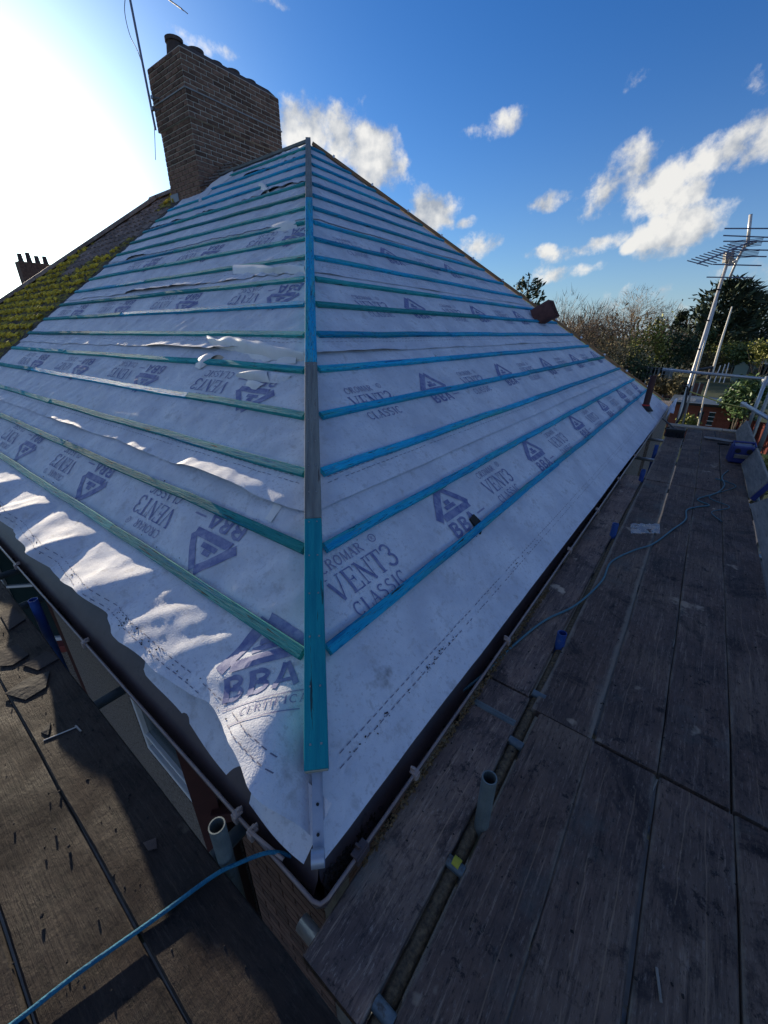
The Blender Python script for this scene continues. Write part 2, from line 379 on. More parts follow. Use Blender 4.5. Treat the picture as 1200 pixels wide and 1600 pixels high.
class MB:
    def __init__(s): s.v = []; s.f = []; s.n = 0

    def add(s, v, f):
        v = np.asarray(v, float).reshape(-1, 3)
        s.v.append(v); s.f += [tuple(int(i) + s.n for i in q) for q in f]; s.n += len(v)
        return s

    def box(s, c, size, R=None, taper=1.0):
        x, y, z = [q / 2 for q in size]
        v = np.array([[-x, -y, -z], [x, -y, -z], [x, y, -z], [-x, y, -z], [-x * taper, -y * taper, z], [x * taper, -y * taper, z], [x * taper, y * taper, z], [-x * taper, y * taper, z]])
        if R is not None: v = v @ np.asarray(R).T
        return s.add(v + np.asarray(c, float), [(0, 3, 2, 1), (4, 5, 6, 7), (0, 1, 5, 4), (1, 2, 6, 5), (2, 3, 7, 6), (3, 0, 4, 7)])

    def tube(s, pts, r, n=10, cap=True, inner=None):
        pts = np.asarray(pts, float)
        rs = np.broadcast_to(np.asarray(r, float), (len(pts),))
        T = np.gradient(pts, axis=0)
        T /= np.linalg.norm(T, axis=1)[:, None] + 1e-12
        up = np.array([0, 0, 1.]) if abs(T[0][2]) < .9 else np.array([1., 0, 0])
        a = np.cross(up, T[0]); a /= np.linalg.norm(a)
        V = []
        for i in range(len(pts)):
            a = a - T[i] * (a @ T[i]); a /= np.linalg.norm(a) + 1e-12
            b = np.cross(T[i], a)
            th = np.linspace(0, 2 * np.pi, n, endpoint=False)
            V.append(pts[i] + rs[i] * (np.cos(th)[:, None] * a + np.sin(th)[:, None] * b))
        F = []
        for i in range(len(pts) - 1):
            for j in range(n):
                F.append((i * n + j, i * n + (j + 1) % n, (i + 1) * n + (j + 1) % n, (i + 1) * n + j))
        if inner is not None:      # hollow end at the last point
            k0 = (len(pts) - 1) * n
            base = len(pts) * n
            top = V[-1]; ctr = pts[-1]
            V.append(ctr + (top - ctr) * inner); V.append(ctr + (top - ctr) * inner - T[-1] * rs[-1] * 3)
            for j in range(n):
                F.append((k0 + j, k0 + (j + 1) % n, base + (j + 1) % n, base + j))
                F.append((base + j, base + (j + 1) % n, base + n + (j + 1) % n, base + n + j))
            F.append(tuple(base + n + j for j in range(n)))
            F.append(tuple(reversed(range(n))))
        elif cap:
            F.append(tuple(reversed(range(n)))); F.append(tuple((len(pts) - 1) * n + j for j in range(n)))
        return s.add(np.concatenate(V), F)

    def quad(s, a, b, c, d): return s.add([a, b, c, d], [(0, 1, 2, 3)])

    def grid(s, G):
        G = np.asarray(G, float); n, m = G.shape[:2]
        F = [(i * m + j, i * m + j + 1, (i + 1) * m + j + 1, (i + 1) * m + j) for i in range(n - 1) for j in range(m - 1)]
        return s.add(G.reshape(-1, 3), F)

    def prism(s, poly, d):
        poly = np.asarray(poly, float); n = len(poly); d = np.asarray(d, float)
        return s.add(np.concatenate([poly, poly + d]), [tuple(reversed(range(n))), tuple(range(n, 2 * n))] + [(i, (i + 1) % n, n + (i + 1) % n, n + i) for i in range(n)])

    def build(s, name, material, parent=None, smooth=False, mesh_only=False, bevel=0, origin=None):
        v = np.concatenate(s.v) if s.v else np.zeros((0, 3))
        off = np.array(origin if origin is not None else (wloc(parent) if parent is not None else (0, 0, 0)), float)
        me = bpy.data.meshes.new(name)
        me.from_pydata((v - off).tolist(), [], s.f)
        me.materials.append(material)
        if smooth: me.shade_smooth()
        if bevel:
            bm = bmesh.new(); bm.from_mesh(me)
            bmesh.ops.bevel(bm, geom=bm.edges[:], offset=bevel, segments=2, affect='EDGES', profile=.6)
            bm.to_mesh(me); bm.free()
        if mesh_only: return me
        o = bpy.data.objects.new(name, me); C.objects.link(o)
        if parent is not None: o.parent = parent
        elif origin is not None: o.location = origin
        return o


def inst(name, me, parent, world_loc, rot=None, scale=None):
    o = bpy.data.objects.new(name, me); C.objects.link(o); o.parent = parent
    o.location = Vector(world_loc) - wloc(parent)
    if rot is not None: o.rotation_euler = Matrix(rot).to_euler() if not isinstance(rot, tuple) else rot
    if scale is not None: o.scale = scale
    return o


def basis(x, y=None, up=(0, 0, 1)):
    """3x3 with columns x, y, z from a length direction and an up hint"""
    x = np.asarray(x, float); x /= np.linalg.norm(x)
    z = np.asarray(up, float); z = z - x * (z @ x); z /= np.linalg.norm(z)
    y = np.cross(z, x)
    return np.stack([x, y, z], 1)


def hsh(i, j, seed):
    h = (i.astype(np.int64) * 374761393 + j.astype(np.int64) * 668265263 + seed * 974711) & 0x7fffffff
    h = ((h ^ (h >> 13)) * 1274126177) & 0x7fffffff
    return ((h ^ (h >> 16)) & 0xffff) / 65535.0 * 2 - 1


def vn(x, y, seed=0):
    x = np.asarray(x, float); y = np.asarray(y, float)
    i = np.floor(x); j = np.floor(y); u = x - i; v = y - j
    u = u * u * u * (u * (u * 6 - 15) + 10); v = v * v * v * (v * (v * 6 - 15) + 10)
    a, b, c, d = hsh(i, j, seed), hsh(i + 1, j, seed), hsh(i, j + 1, seed), hsh(i + 1, j + 1, seed)
    return (a * (1 - u) + b * u) * (1 - v) + (c * (1 - u) + d * u) * v


def fbm(x, y, seed=0, o=3):
    r = 0; a = 1.
    for k_ in range(o):
        r = r + a * vn(x * 2 ** k_, y * 2 ** k_, seed + k_ * 7); a *= .5
    return r / 1.75


def sstep(x, a, b):
    t = np.clip((x - a) / (b - a), 0, 1)
    return t * t * (3 - 2 * t)


# pixel of the 1200x1600 photograph -> world point on a chosen plane (used only to survey positions)
CAM = np.array([0, 0, H])


def at(px, py, ax, val):
    r = pix(px, py)
    return CAM + r * ((val - CAM[ax]) / r[ax])


def onboard(px, py, z=0.): return at(px, py, 2, z)


# ------------------------------------------------------------------ roof frames
E = np.array([-.54, .398, .09])
PIT = math.radians(38)
cp, sp_, tp = math.cos(PIT), math.sin(PIT), math.tan(PIT)
TH = 5.43                        # plan run to the ridge
DR = TH / cp                     # slope length
SFAR = 11.2                      # right-hand eaves length
SPARTY = 8.72                    # where the neighbour's tiles start
BAT = [.486, .861, 1.236, 1.61, 1.98, 2.34, 2.70, 3.06, 3.42, 3.78, 4.14, 4.50, 4.86, 5.22, 5.58, 5.94, 6.30, 6.66]
LAPS = [0.0, 1.05, 2.14, 3.19, 4.25, 5.32, 6.40]


class Face:
    def __init__(s, es, ed, n, right): s.es, s.ed, s.n, s.right = map(np.array, (es, ed, n, right)); s.R = bool(right)

    def h(s, S, Dd):
        S = np.asarray(S, float); Dd = np.asarray(Dd, float)
        hip = S - Dd * cp
        pin = np.ones_like(Dd)
        for b in BAT: pin = pin * (1 - .85 * np.exp(-((Dd - b) / .055) ** 2))
        edge = 1 - np.exp(-(hip / .09) ** 2)
        if s.R:
            h = .0065 * fbm(S * 1.8, Dd * 3.0, 3) + .0030 * fbm(S * 6, Dd * 7, 5) + .003 * (1 - 2.2 * np.abs(fbm(S * 4 - Dd * 4, Dd * 5 + S * 2.5, 27)))
            h = h + .003 * np.exp(-hip / .5) * np.sin(38 * (S * .5 + Dd))
            g = np.clip(1 - Dd / .4, 0, 1.6)
            low = .010 * g * fbm(S * 1.1, Dd * .8, 9)
            h = h * pin + .004
            h = np.maximum(h, -.006) + low
            tr = (S - Dd * cp)
        else:
            h = .012 * fbm(S * 1.5, Dd * 3.2, 13) + .0085 * fbm(S * 4.5, Dd * 5.0, 15) + .005 * (1 - 2.2 * np.abs(fbm(S * 5 + Dd * 4, Dd * 5 - S * 2.5, 21)))
            fan = np.exp(-hip / .75)
            h = h + .0175 * fan * np.sin(30 * (S * .8 + Dd * .62) + 2.2 * fbm(S * 3, Dd * 3, 17)) * (.35 + .65 * sstep(fbm(S * 1.3, Dd * 1.6, 19), -.25, .35))
            h = h + .0035 * sstep(fbm(S * .8, Dd * .9, 23), -.1, .4) * np.sin(46 * (S * .75 + Dd * .66) + 2 * fbm(S * 2, Dd * 2, 29))
            h = np.maximum(h * pin + .004, -.008)
            gg = sstep(Dd, .52, .10)
            p_ = ((S + .55 * Dd + .10 * fbm(S * 1.7, Dd * 2.2, 35) - .02) / .82) % 1.0
            saw = np.where(p_ < .22, sstep(p_, 0, .22), 1 - (p_ - .22) / .78)
            low = gg * (.050 + .100 * saw * sstep(S, .65, 1.7) + .125 * np.exp(-((S - .13) / .36) ** 2) + .036 * fbm(S * 1.25 + .35, Dd * 1.1 + .2, 31) + .020 * np.abs(np.sin(2.9 * S + 3.6 * Dd + 1.1)) + .006 * (1 - 2.4 * np.abs(fbm(S * 2.6, Dd * 3.2, 37))) + .004 * fbm(S * 11, Dd * 11, 39))
            # one big fold close to the hip end
            low = low + gg * .006 * fbm(S * 5, Dd * 6, 61)
            h = h + np.maximum(low, -.004)
        return h * edge

    def lap(s, S, Dd, k):
        """lift of the loose lower edge of strip k"""
        d0 = LAPS[k]
        if k == 0: return 0 * S
        if s.R:
            a = .004 + .016 * sstep(fbm(S * .9, k * 3.3, 41), -.05, .45) * (1.6 if k in (2, 3) else .35)
            w = .06
        else:
            a = .007 + .034 * sstep(fbm(S * 1.2 + k * 1.7, k * 5.1, 43), -.02, .5)
            if k == 1: a = a + .045 * np.exp(-((S - 1.45) / .42) ** 2)
            w = .07
        return a * np.exp(-np.clip(Dd - d0, 0, 9) / w) + .003

    def pos(s, S, Dd, off=0., k=None):
        S = np.asarray(S, float); Dd = np.asarray(Dd, float)
        h = s.h(S, Dd) + off
        if k is not None: h = h + s.lap(S, Dd, k)
        return E + S[..., None] * s.es + Dd[..., None] * s.ed + h[..., None] * s.n

    def plain(s, S, Dd, off=0.): return E + S * s.es + Dd * s.ed + off * s.n


RF = Face((0, 1, 0), (-cp, 0, sp_), (sp_, 0, cp), True)
LF = Face((-1, 0, 0), (0, cp, sp_), (0, -sp_, cp), False)


def onface(F, px, py, off=0.):
    r = pix(px, py); k_ = (F.n @ (E + off * F.n - CAM)) / (F.n @ r)
    q = CAM + k_ * r - E
    return float(q @ F.es), float(q @ F.ed)


def smax(F, d): return (SFAR - (SFAR - TH) / DR * d) if F.R else (SPARTY if d < 6.15 else SPARTY - .98)


# ------------------------------------------------------------------ ground
GZ = -5.0
g = MB().grid([[(x, y, GZ) for x in (-400, -60, 0, 60, 400)] for y in (-200, -20, 40, 100, 900)]).build('ground', GRASS); tag(g, kind='structure')

tag(MB().grid([[(x, y, GZ + .006) for x in (-16, 3.2)] for y in (-6, 27)]).build('patio', mat('dark_paving', (.10, .095, .09), .9, var=(.15, .14, .13), scale=3)), kind='structure')

# ------------------------------------------------------------------ THE HOUSE
house = thing('house', (-5, 6, GZ), 'hipped semi-detached house stripped of tiles, wrapped in grey printed membrane under blue battens', 'house')

# structural core: walls
WX = -.67
w = MB()
w.box(((WX - 9.3) / 2, (1.15 + 11.3) / 2, (GZ - .12) / 2), (abs(-9.3 - WX), 11.3 - 1.15, -.12 - GZ))
w.box((-2.8, 14.3, (GZ - .55) / 2), (4.4, 6.0, -.55 - GZ))
w.build('wall', PEB, house)['label'] = 'brown pebbledashed wall under the gutters'
# front wall leaf with a canted return near the corner, in plan
plan = [(-9.3, .62), (-2.24, .62), (-1.62, 1.12), (-1.50, 1.12), (-1.50, 1.16), (-9.3, 1.16)]
WB = -1.86    # window sill height
WT_ = -.30


def wall_piece(x0, x1, z0, z1, y0=.62, y1=.86, nm='wall', m=PEB):
    return MB().box(((x0 + x1) / 2, (y0 + y1) / 2, (z0 + z1) / 2), (x1 - x0, y1 - y0, z1 - z0)).build(nm, m, house)


wall_piece(-2.30, -2.24, GZ, -.06)
wall_piece(-5.02, -3.14, GZ, -.06)
wall_piece(-3.14, -2.30, GZ, WB)
wall_piece(-3.14, -2.30, WT_, -.06)
wall_piece(-9.3, -6.2, GZ, -.06)


def window(p0, p1, z0, z1, bars=(.33,), nm='window', depth=.06, sill=None):
    """window standing between plan points p0 and p1, outside on the right-hand side of p0->p1"""
    p0 = np.array([*p0, 0.]); p1 = np.array([*p1, 0.])
    d = p1 - p0; Lw = np.linalg.norm(d); d /= Lw
    out = np.array([d[1], -d[0], 0])
    fr = MB(); R = np.stack([d, -out, np.array([0, 0, 1.])], 1)
    t = .05
    mid = (p0 + p1) / 2
    for (c_, sz) in ((0, (Lw, depth, t)), (1, (Lw, depth, t))):
        fr.box(mid + np.array([0, 0, (z0 + t / 2) if c_ == 0 else (z1 - t / 2)]), sz, R)
    for q in (p0 + d * t / 2, p1 - d * t / 2):
        fr.box(q + np.array([0, 0, (z0 + z1) / 2]), (t, depth * .98, z1 - z0 - 2 * t), R)
    for f_ in bars:
        fr.box(mid + np.array([0, 0, z0 + (z1 - z0) * f_]), (Lw - 2 * t, depth * .8, .03), R)
    win = MB().box(mid + np.array([0, 0, (z0 + z1) / 2]) - out * .012, (Lw - 2 * t - .004, .012, z1 - z0 - 2 * t - .004), R).build(nm, GLASS, house)
    fr.build('frame', UPVC, win, bevel=.006)
    if sill is not None:
        MB().box(mid + out * .05 + np.array([0, 0, z0 - .055]), (Lw + .14, .17, .10), R).build('sill', sill, win, bevel=.01)
    return win


window((-3.14, .655), (-2.30, .655), WB, WT_, bars=(.13,))
window((-2.10, .76), (-1.62, 1.24), -1.66, -.35, bars=(.3,), sill=DARKW)
MB().box((-2.17, .69, (GZ - .2) / 2), (.17, .17, -.2 - GZ), basis((1, 1, 0))).build('corner_post', DARKW, house)
wall_piece(-1.72, -1.45, GZ, -.06, 1.0, 1.15)
# bay further along with the red sill
for dx in (-5.02,):
    MB().box((dx - .06, .70, (GZ - .2) / 2), (.14, .14, -.2 - GZ), basis((1, 1, 0))).build('corner_post', DARKW, house)
window((-5.95, .40), (-5.13, 1.22), -2.02, -.35, bars=(.5,), sill=SILL)
MB().prism([(-5.97, .42, -2.12), (-5.13, 1.26, -2.12), (-5.97, 1.26, -2.12)], (0, 0, GZ + 2.12)).build('bay_wall', PEB, house)
window((-7.4, .40), (-6.05, .40), -2.02, -.35, bars=(.5,), sill=SILL)
wall_piece(-7.5, -5.98, GZ, -2.10, .45, .8, 'bay_wall')
# brick corner pier with separate bricks
pier = MB().box((-1.035, .80, (GZ - .10) / 2), (.75, .50, -.10 - GZ)).build('corner_pier', mat('dirty_mortar', (.10, .09, .08), .95, var=(.15, .135, .115), scale=20), house)
bm_s = MB().box((0, 0, 0), (.212, .104, .064)).build('brick', BRICKR, None, mesh_only=True, bevel=.004)
bm_h = MB().box((0, 0, 0), (.100, .104, .064)).build('brick', BRICKR, None, mesh_only=True, bevel=.004)
for r_ in range(40):
    z = -.145 - r_ * .075
    xs = [(-1.40 + .106 + i * .223, bm_s) for i in range(3)] if r_ % 2 == 0 else [(-1.40 + .052, bm_h), (-1.40 + .22, bm_s), (-1.40 + .443, bm_s), (-1.40 + .61, bm_h)]
    for x, me in xs: inst('brick', me, pier, (x, .594, z))
    ys = [(.60 + .106 + i * .223, bm_s) for i in range(2)]
    for y, me in ys: inst('brick', me, pier, (-.708, y + .03, z), (0, 0, math.pi / 2))
MB().box((-.80, .62, -.155), (.10, .05, .11)).build('red_bracket', SILL, house)
# soffit and fascia on both eaves
s_ = MB()
s_.box((-.625, 5.9, -.085), (.08, 10.9, .02)); s_.box((-5.0, .60, -.078), (8.5, .30, .02))
s_.build('soffit', SOFFIT, house)
f_ = MB()
f_.box((-.615, 6.0, -.02), (.022, 10.9, .11)); f_.box((-5.0, .475, -.02), (8.6, .022, .108))
f_.build('fascia', DARKW, house)

# membrane strips
NS = 360


def edge_d(F, Sg):
    Sg = np.asarray(Sg, float)
    if F.R: return np.where(Sg < 9, -.014 * Sg, -.126) + .008 * fbm(Sg * .8, 0 * Sg, 51) + .012
    return .105 + .075 * sstep(fbm(Sg * .9 + 2.5, 0 * Sg, 53), -.5, .5) * sstep(Sg, .1, .7) + .02 * fbm(Sg * 3, 0 * Sg, 55) - .095 * np.exp(-Sg / .13)


memb = {}
for F in (RF, LF):
    nk = len(LAPS)
    for k in range(nk):
        d0 = LAPS[k]; d1 = (LAPS[k + 1] + .10) if k + 1 < nk else DR - .02
        rows = max(6, int((d1 - d0) / .020))
        G = []
        for i in range(rows + 1):
            v = i / rows
            u = np.linspace(0, 1, NS) ** 1.35
            dd = d0 + (d1 - d0) * v
            sm = smax(F, dd) if F.R else SPARTY - .02
            Sg = dd * cp + u * (sm - dd * cp)
            Dd = np.full(NS, dd)
            if k == 0:      # eaves edge
                q = (1 - v) ** 2
                lowd = edge_d(F, Sg)
                Dd = Dd + q * lowd
            elif not F.R:
                q = (1 - v) ** 2
                Dd = Dd + q * (.02 * fbm(Sg * 1.6, k + 0 * Sg, 57))
                if k == 1: Dd = Dd - q * .035 * np.exp(-((Sg - 1.15) / .3) ** 2)
            else:
                Dd = Dd + (1 - v) ** 2 * .010 * fbm(Sg * 1.1, k + 0 * Sg, 59)
            under = -.004 * sstep(np.full(NS, dd), d1 - .13, d1 - .06) if k + 1 < nk else 0
            G.append(F.pos(Sg, Dd, under, k))
        o = MB().grid(G if not F.R else [g_[::-1] for g_ in G]).build('membrane_strip', MEMB, house, smooth=True)
        memb[(F.R, k)] = o
        if k == 0: o['label'] = 'lowest membrane strip hanging into the ' + ('shaded right-hand' if F.R else 'sunlit left-hand') + ' gutter'
# back slopes so the roof is a closed body
b_ = MB()
ap = E + np.array([-TH, TH, TH * tp]); fc = E + np.array([0, SFAR, 0.]); rg = E + np.array([-SPARTY, TH, TH * tp]); fl = E + np.array([-SPARTY, SFAR, 0])
dn = np.array([0, 0, -.012])
b_.quad(ap + dn, fc + dn, fl + dn, rg + dn)
b_.build('rear_roof_slope', MEMB, house)
# dark decking under the membrane so no light leaks through
u_ = MB()
u_.add([RF.plain(0.05, .03, -.06), RF.plain(SFAR, .03, -.06), RF.plain(TH, DR, -.06)], [(0, 1, 2)])
u_.add([LF.plain(0.05, .03, -.06), LF.plain(SPARTY, .03, -.06), LF.plain(SPARTY, DR, -.06), LF.plain(TH, DR, -.06)], [(0, 1, 2, 3)])
u_.build('roof_deck', FELT, house)
# eaves trays: brown plastic carrying the membrane into the gutter
tr = MB()
prof = [(-.085, -.050), (-.03, -.022), (.05, -.006), (.13, .000), (.22, -.008), (.40, -.016)]
tr.grid([[LF.plain(s_k + max(0, d_) * cp * (1 - s_k / 9.1) , d_, o_) for (d_, o_) in prof] for s_k in np.linspace(.0, SPARTY + .3, 60)])
tr.grid([[RF.plain(s_k + max(0, d_) * cp * (1 - s_k / SFAR), d_, o_ - .020) for (d_, o_) in prof[:5]] for s_k in np.linspace(.0, SFAR - .3, 60)])
tr.build('eaves_tray', TRAY, house, smooth=True)
# second membrane layer hanging loose below the left-hand edge by the corner
sk = []
for S in np.linspace(.05, 1.75, 90):
    row = []
    for v in np.linspace(0, 1, 10):
        dd = .16 - v * (.155 + .03 * math.sin(S * 4 + .5)) * min(1, (1.78 - S) * 1.6)
        oo = .022 - .030 * v + .012 * v * math.sin(S * 7 + 1.0) + .010 * math.sin(S * 13) * v
        row.append(LF.plain(S, dd, oo))
    sk.append(row)
MB().grid(sk).build('loose_underlay', MEMB, house, smooth=True)['label'] = 'loose second membrane layer sagging below the sunlit edge'

# ------------------------------------------------------------------ printing on the membrane
def arc(cx, cy, rx, ry, a0, a1, n=10):
    a = np.radians(np.linspace(a0, a1, n)); return [(cx + rx * math.cos(t), cy + ry * math.sin(t)) for t in a]


sr = .045
GL = {
    'V': [([(.08, .97), (.5, .02)], .2), ([(.92, .97), (.5, .02)], .07), ([(-.06, .98), (.26, .98)], sr), ([(.78, .98), (1.06, .98)], sr)],
    'E': [([(.22, 0), (.22, 1)], .2), ([(.06, .975), (.9, .975)], .05), ([(.22, .51), (.66, .51)], .05), ([(.06, .025), (.92, .025)], .05), ([(.9, .76), (.9, 1)], .05), ([(.92, 0), (.92, .25)], .05), ([(.66, .38), (.66, .63)], .05)],
    'N': [([(.14, 0), (.14, 1)], .07), ([(.12, 1), (.88, 0)], .2), ([(.88, 0), (.88, 1)], .07), ([(-.04, .98), (.2, .98)], sr), ([(.74, .98), (1.04, .98)], sr), ([(0, .02), (.3, .02)], sr)],
    'T': [([(.5, 0), (.5, 1)], .21), ([(0, .97), (1, .97)], .055), ([(.025, .72), (.025, 1)], .05), ([(.975, .72), (.975, 1)], .05), ([(.3, .02), (.7, .02)], sr)],
    '3': [(arc(.42, .75, .33, .235, 165, -90, 12), .15), (arc(.42, .26, .38, .25, 90, -165, 12), .17)],
    'C': [(arc(.52, .5, .42, .46, 48, 312, 16), .15), ([(.84, .66), (.84, .96)], .05)],
    'L': [([(.25, 0), (.25, 1)], .2), ([(.08, .025), (.9, .025)], .055), ([(.9, 0), (.9, .3)], .055), ([(.08, .98), (.42, .98)], sr)],
    'A': [([(.5, 1), (.1, 0)], .07), ([(.48, 1), (.88, 0)], .2), ([(.24, .34), (.72, .34)], .055), ([(-.04, .02), (.26, .02)], sr), ([(.7, .02), (1.06, .02)], sr)],
    'S': [(arc(.5, .75, .33, .22, 30, 270, 11) + arc(.5, .26, .36, .24, 90, -150, 11), .15)],
    'I': [([(.5, 0), (.5, 1)], .22), ([(.28, .98), (.72, .98)], sr), ([(.28, .02), (.72, .02)], sr)],
    'R': [([(.2, 0), (.2, 1)], .19), (arc(.42, .75, .36, .22, 90, -90, 9), .13), ([(.2, .97), (.44, .97)], .05), ([(.2, .53), (.44, .53)], .05), ([(.46, .53), (.9, 0)], .17)],
    'O': [(arc(.5, .5, .41, .45, 0, 360, 20), .15)],
    'M': [([(.1, 0), (.1, 1)], .07), ([(.12, 1), (.5, .05)], .16), ([(.88, 1), (.5, .05)], .07), ([(.9, 0), (.9, 1)], .17)],
    'F': [([(.22, 0), (.22, 1)], .2), ([(.06, .975), (.9, .975)], .06), ([(.22, .5), (.7, .5)], .06)],
    'b': [([(.2, 0), (.2, 1)], .26), (arc(.45, .75, .36, .20, 90, -90, 9), .2), (arc(.45, .27, .40, .22, 90, -90, 9), .2), ([(.2, .93), (.48, .93)], .16), ([(.2, .5), (.48, .5)], .15), ([(.2, .07), (.48, .07)], .16)],
    'a': [([(.46, 1), (.08, 0)], .22), ([(.54, 1), (.92, 0)], .22), ([(.28, .28), (.74, .28)], .15)],
}


def ribbon(pts, w, seg):
    pts = np.asarray(pts, float)
    L_ = np.concatenate([[0], np.cumsum(np.linalg.norm(np.diff(pts, axis=0), axis=1))])
    n = max(len(pts), int(L_[-1] / seg) + 2)
    t = np.linspace(0, L_[-1], n)
    P = np.stack([np.interp(t, L_, pts[:, 0]), np.interp(t, L_, pts[:, 1])], 1)
    T = np.gradient(P, axis=0); T /= np.linalg.norm(T, axis=1)[:, None] + 1e-9
    N = np.stack([-T[:, 1], T[:, 0]], 1)
    return P, N


class Print:
    def __init__(s, F, k, off=.0028): s.F, s.k, s.off, s.mb = F, k, off, MB()

    def strip(s, pts, w, fr, rows=2, seg=.02):
        """pts in metres in print frame (u right, v up); fr maps to (S, D)"""
        P, N = ribbon(pts, w, seg)
        G = []; ok = []
        for j in np.linspace(-.5, .5, rows):
            q = P + N * w * j
            S = fr[0] + fr[2] * (q[:, 0] * fr[4] - q[:, 1] * fr[5]); Dd = fr[1] + fr[3] * (q[:, 0] * fr[5] + q[:, 1] * fr[4])
            ok.append((S - Dd * cp > (.05 if s.k or s.F.R else .042)) & ((Dd > edge_d(s.F, S) + .012) if s.k == 0 else (Dd > 0)))
            G.append(s.F.pos(S, Dd, s.off + .0004 * (len(s.mb.v) % 3), s.k))
        G = np.asarray(G); ok = np.all(ok, axis=0); i0 = 0
        while i0 < len(ok):          # keep only the runs that lie on the sheet
            if not ok[i0]: i0 += 1; continue
            i1 = i0
            while i1 < len(ok) and ok[i1]: i1 += 1
            if i1 - i0 > 1: s.mb.grid(G[:, i0:i1])
            i0 = i1

    def text(s, txt, u0, v0, hgt, wid, fr, gap=.12):
        x = u0
        for ch in txt:
            if ch == ' ': x += wid; continue
            wf = .55 if ch == 'I' else 1.0
            for pts, w in GL[ch]:
                s.strip([(x + p[0] * wid * wf, v0 + p[1] * hgt) for p in pts], w * (wid if abs(pts[0][1] - pts[-1][1]) > .3 or len(pts) > 2 else hgt), fr)
            x += wid * (wf + gap)
        return x


def frame_(S, Dd, flip=False, ang=0., hand=1):
    sg = -1 if flip else 1
    return (S, Dd, hand, 1, sg * math.cos(ang), sg * math.sin(ang))


def vent_block(F, k, S, Dd, flip, sc_=1.0):
    p = Print(F, k); fr = frame_(S, Dd, flip, 0., 1 if F.R else -1)
    p.text('VENT3', -.24 * sc_, -.05, .125 * sc_, .085 * sc_, fr)
    p.text('CLASSIC', -.20 * sc_, -.15, .07 * sc_, .052 * sc_, fr)
    p.mb.build('printed_lettering', INK, memb[(F.R, k)])
    q = Print(F, k)
    q.text('CROMAR', -.22 * sc_, .10, .055 * sc_, .044 * sc_, fr)
    q.strip([(.16 * sc_ + .022 * math.cos(t), .135 + .022 * math.sin(t)) for t in np.linspace(0, 2 * math.pi, 14)], .005, fr)
    q.text('R', .151 * sc_, .124, .022, .016, fr)
    q.mb.build('faint_lettering', INK_F, memb[(F.R, k)])


def logo_block(F, k, S, Dd, flip, sc_=1.0, ang=0., ext=False):
    p = Print(F, k); fr = frame_(S, Dd, flip, ang, 1 if F.R else -1)
    a = .20 * sc_
    p.strip([(-a, -.0), (0, .19 * sc_)], .06 * sc_, fr, 3)
    p.strip([(a * .98, .012), (.02, .19 * sc_)], .045 * sc_, fr, 3)
    p.strip([(-a * .72, .0), (a * .95, .0)], .05 * sc_, fr, 3)
    p.strip([(-a * .30, .052 * sc_), (a * .30, .052 * sc_)], .03 * sc_, fr, 3)
    p.strip([(-a * .14, .085 * sc_), (a * .14, .085 * sc_)], .03 * sc_, fr, 3)
    p.text('bba', -.17 * sc_, -.145 * sc_, .10 * sc_, .10 * sc_, fr, .1)
    p.mb.build('printed_logo', INK, memb[(F.R, k)])
    q = Print(F, k)
    q.strip([(.19 * sc_, -.09 * sc_), (.30 * sc_, -.09 * sc_)], .012 * sc_, fr)
    if ext:
        q.text('CERTIFICATE', -.06 * sc_, -.22 * sc_, .032 * sc_, .026 * sc_, fr, .15)
        for v_ in (-.175, -.245): q.strip([(-.22 * sc_, v_ * sc_), (.24 * sc_, v_ * sc_)], .004, fr)
        q.strip([(-.22 * sc_, -.175 * sc_), (-.22 * sc_, -.245 * sc_)], .004, fr)
    if q.mb.n: q.mb.build('faint_lettering', INK_F, memb[(F.R, k)])


rowd = [.655, 1.64, 2.75, 3.80, 4.87]
phase = [(.80, 1.75), (1.85, 2.75), (2.95, 3.75), (3.6, 4.4), (4.3, 5.1)]
for k in range(4):
    v0, b0 = phase[k]; v0 += .06
    for i in range(6):
        for s0, fn in ((v0, vent_block), (b0, logo_block)):
            S = s0 + i * 1.63
            if S < smax(RF, rowd[k]) - .5 and S > rowd[k] * cp + .26: fn(RF, k, S, rowd[k], False)
phl = [(2.02, 1.32), (2.55, 1.95), (3.2, 2.6), (3.9, 3.3), (4.4, 5.2)]
for k in range(4):
    v0, b0 = phl[k]
    for i in range(4):
        for s0, fn in ((v0, vent_block), (b0, logo_block)):
            S = s0 + i * 1.63
            if S < SPARTY - .6: fn(LF, k, S, rowd[k] + .06 + .06 * (k > 0), True)
# the large mark on the end of the wrapped strip beside the hip, turned on its side
logo_block(LF, 0, .585, .385, False, .95, math.radians(44), True)
# dashed stitch lines along the strips
for F in (RF, LF):
    for k in range(4):
        p = Print(F, k)
        for dd in ((.150, .185) if k == 0 else (LAPS[k] + .12, LAPS[k] + .155)):
            S = dd * cp + .10
            while S < smax(F, dd) - .1:
                L_ = .022 if k == 0 else .03
                if rng.random() > .08:
                    p.strip([(0, 0), (L_, 0)], .0035, (S, dd - (.008 * S if F.R and k == 0 else 0) + .002 * rng.random(), 1, 1, 1, 0), 2, .03)
                S += L_ + .014 + .0025 * S
        p.mb.build('stitched_line', SEAM, memb[(F.R, k)])['kind'] = 'stuff'

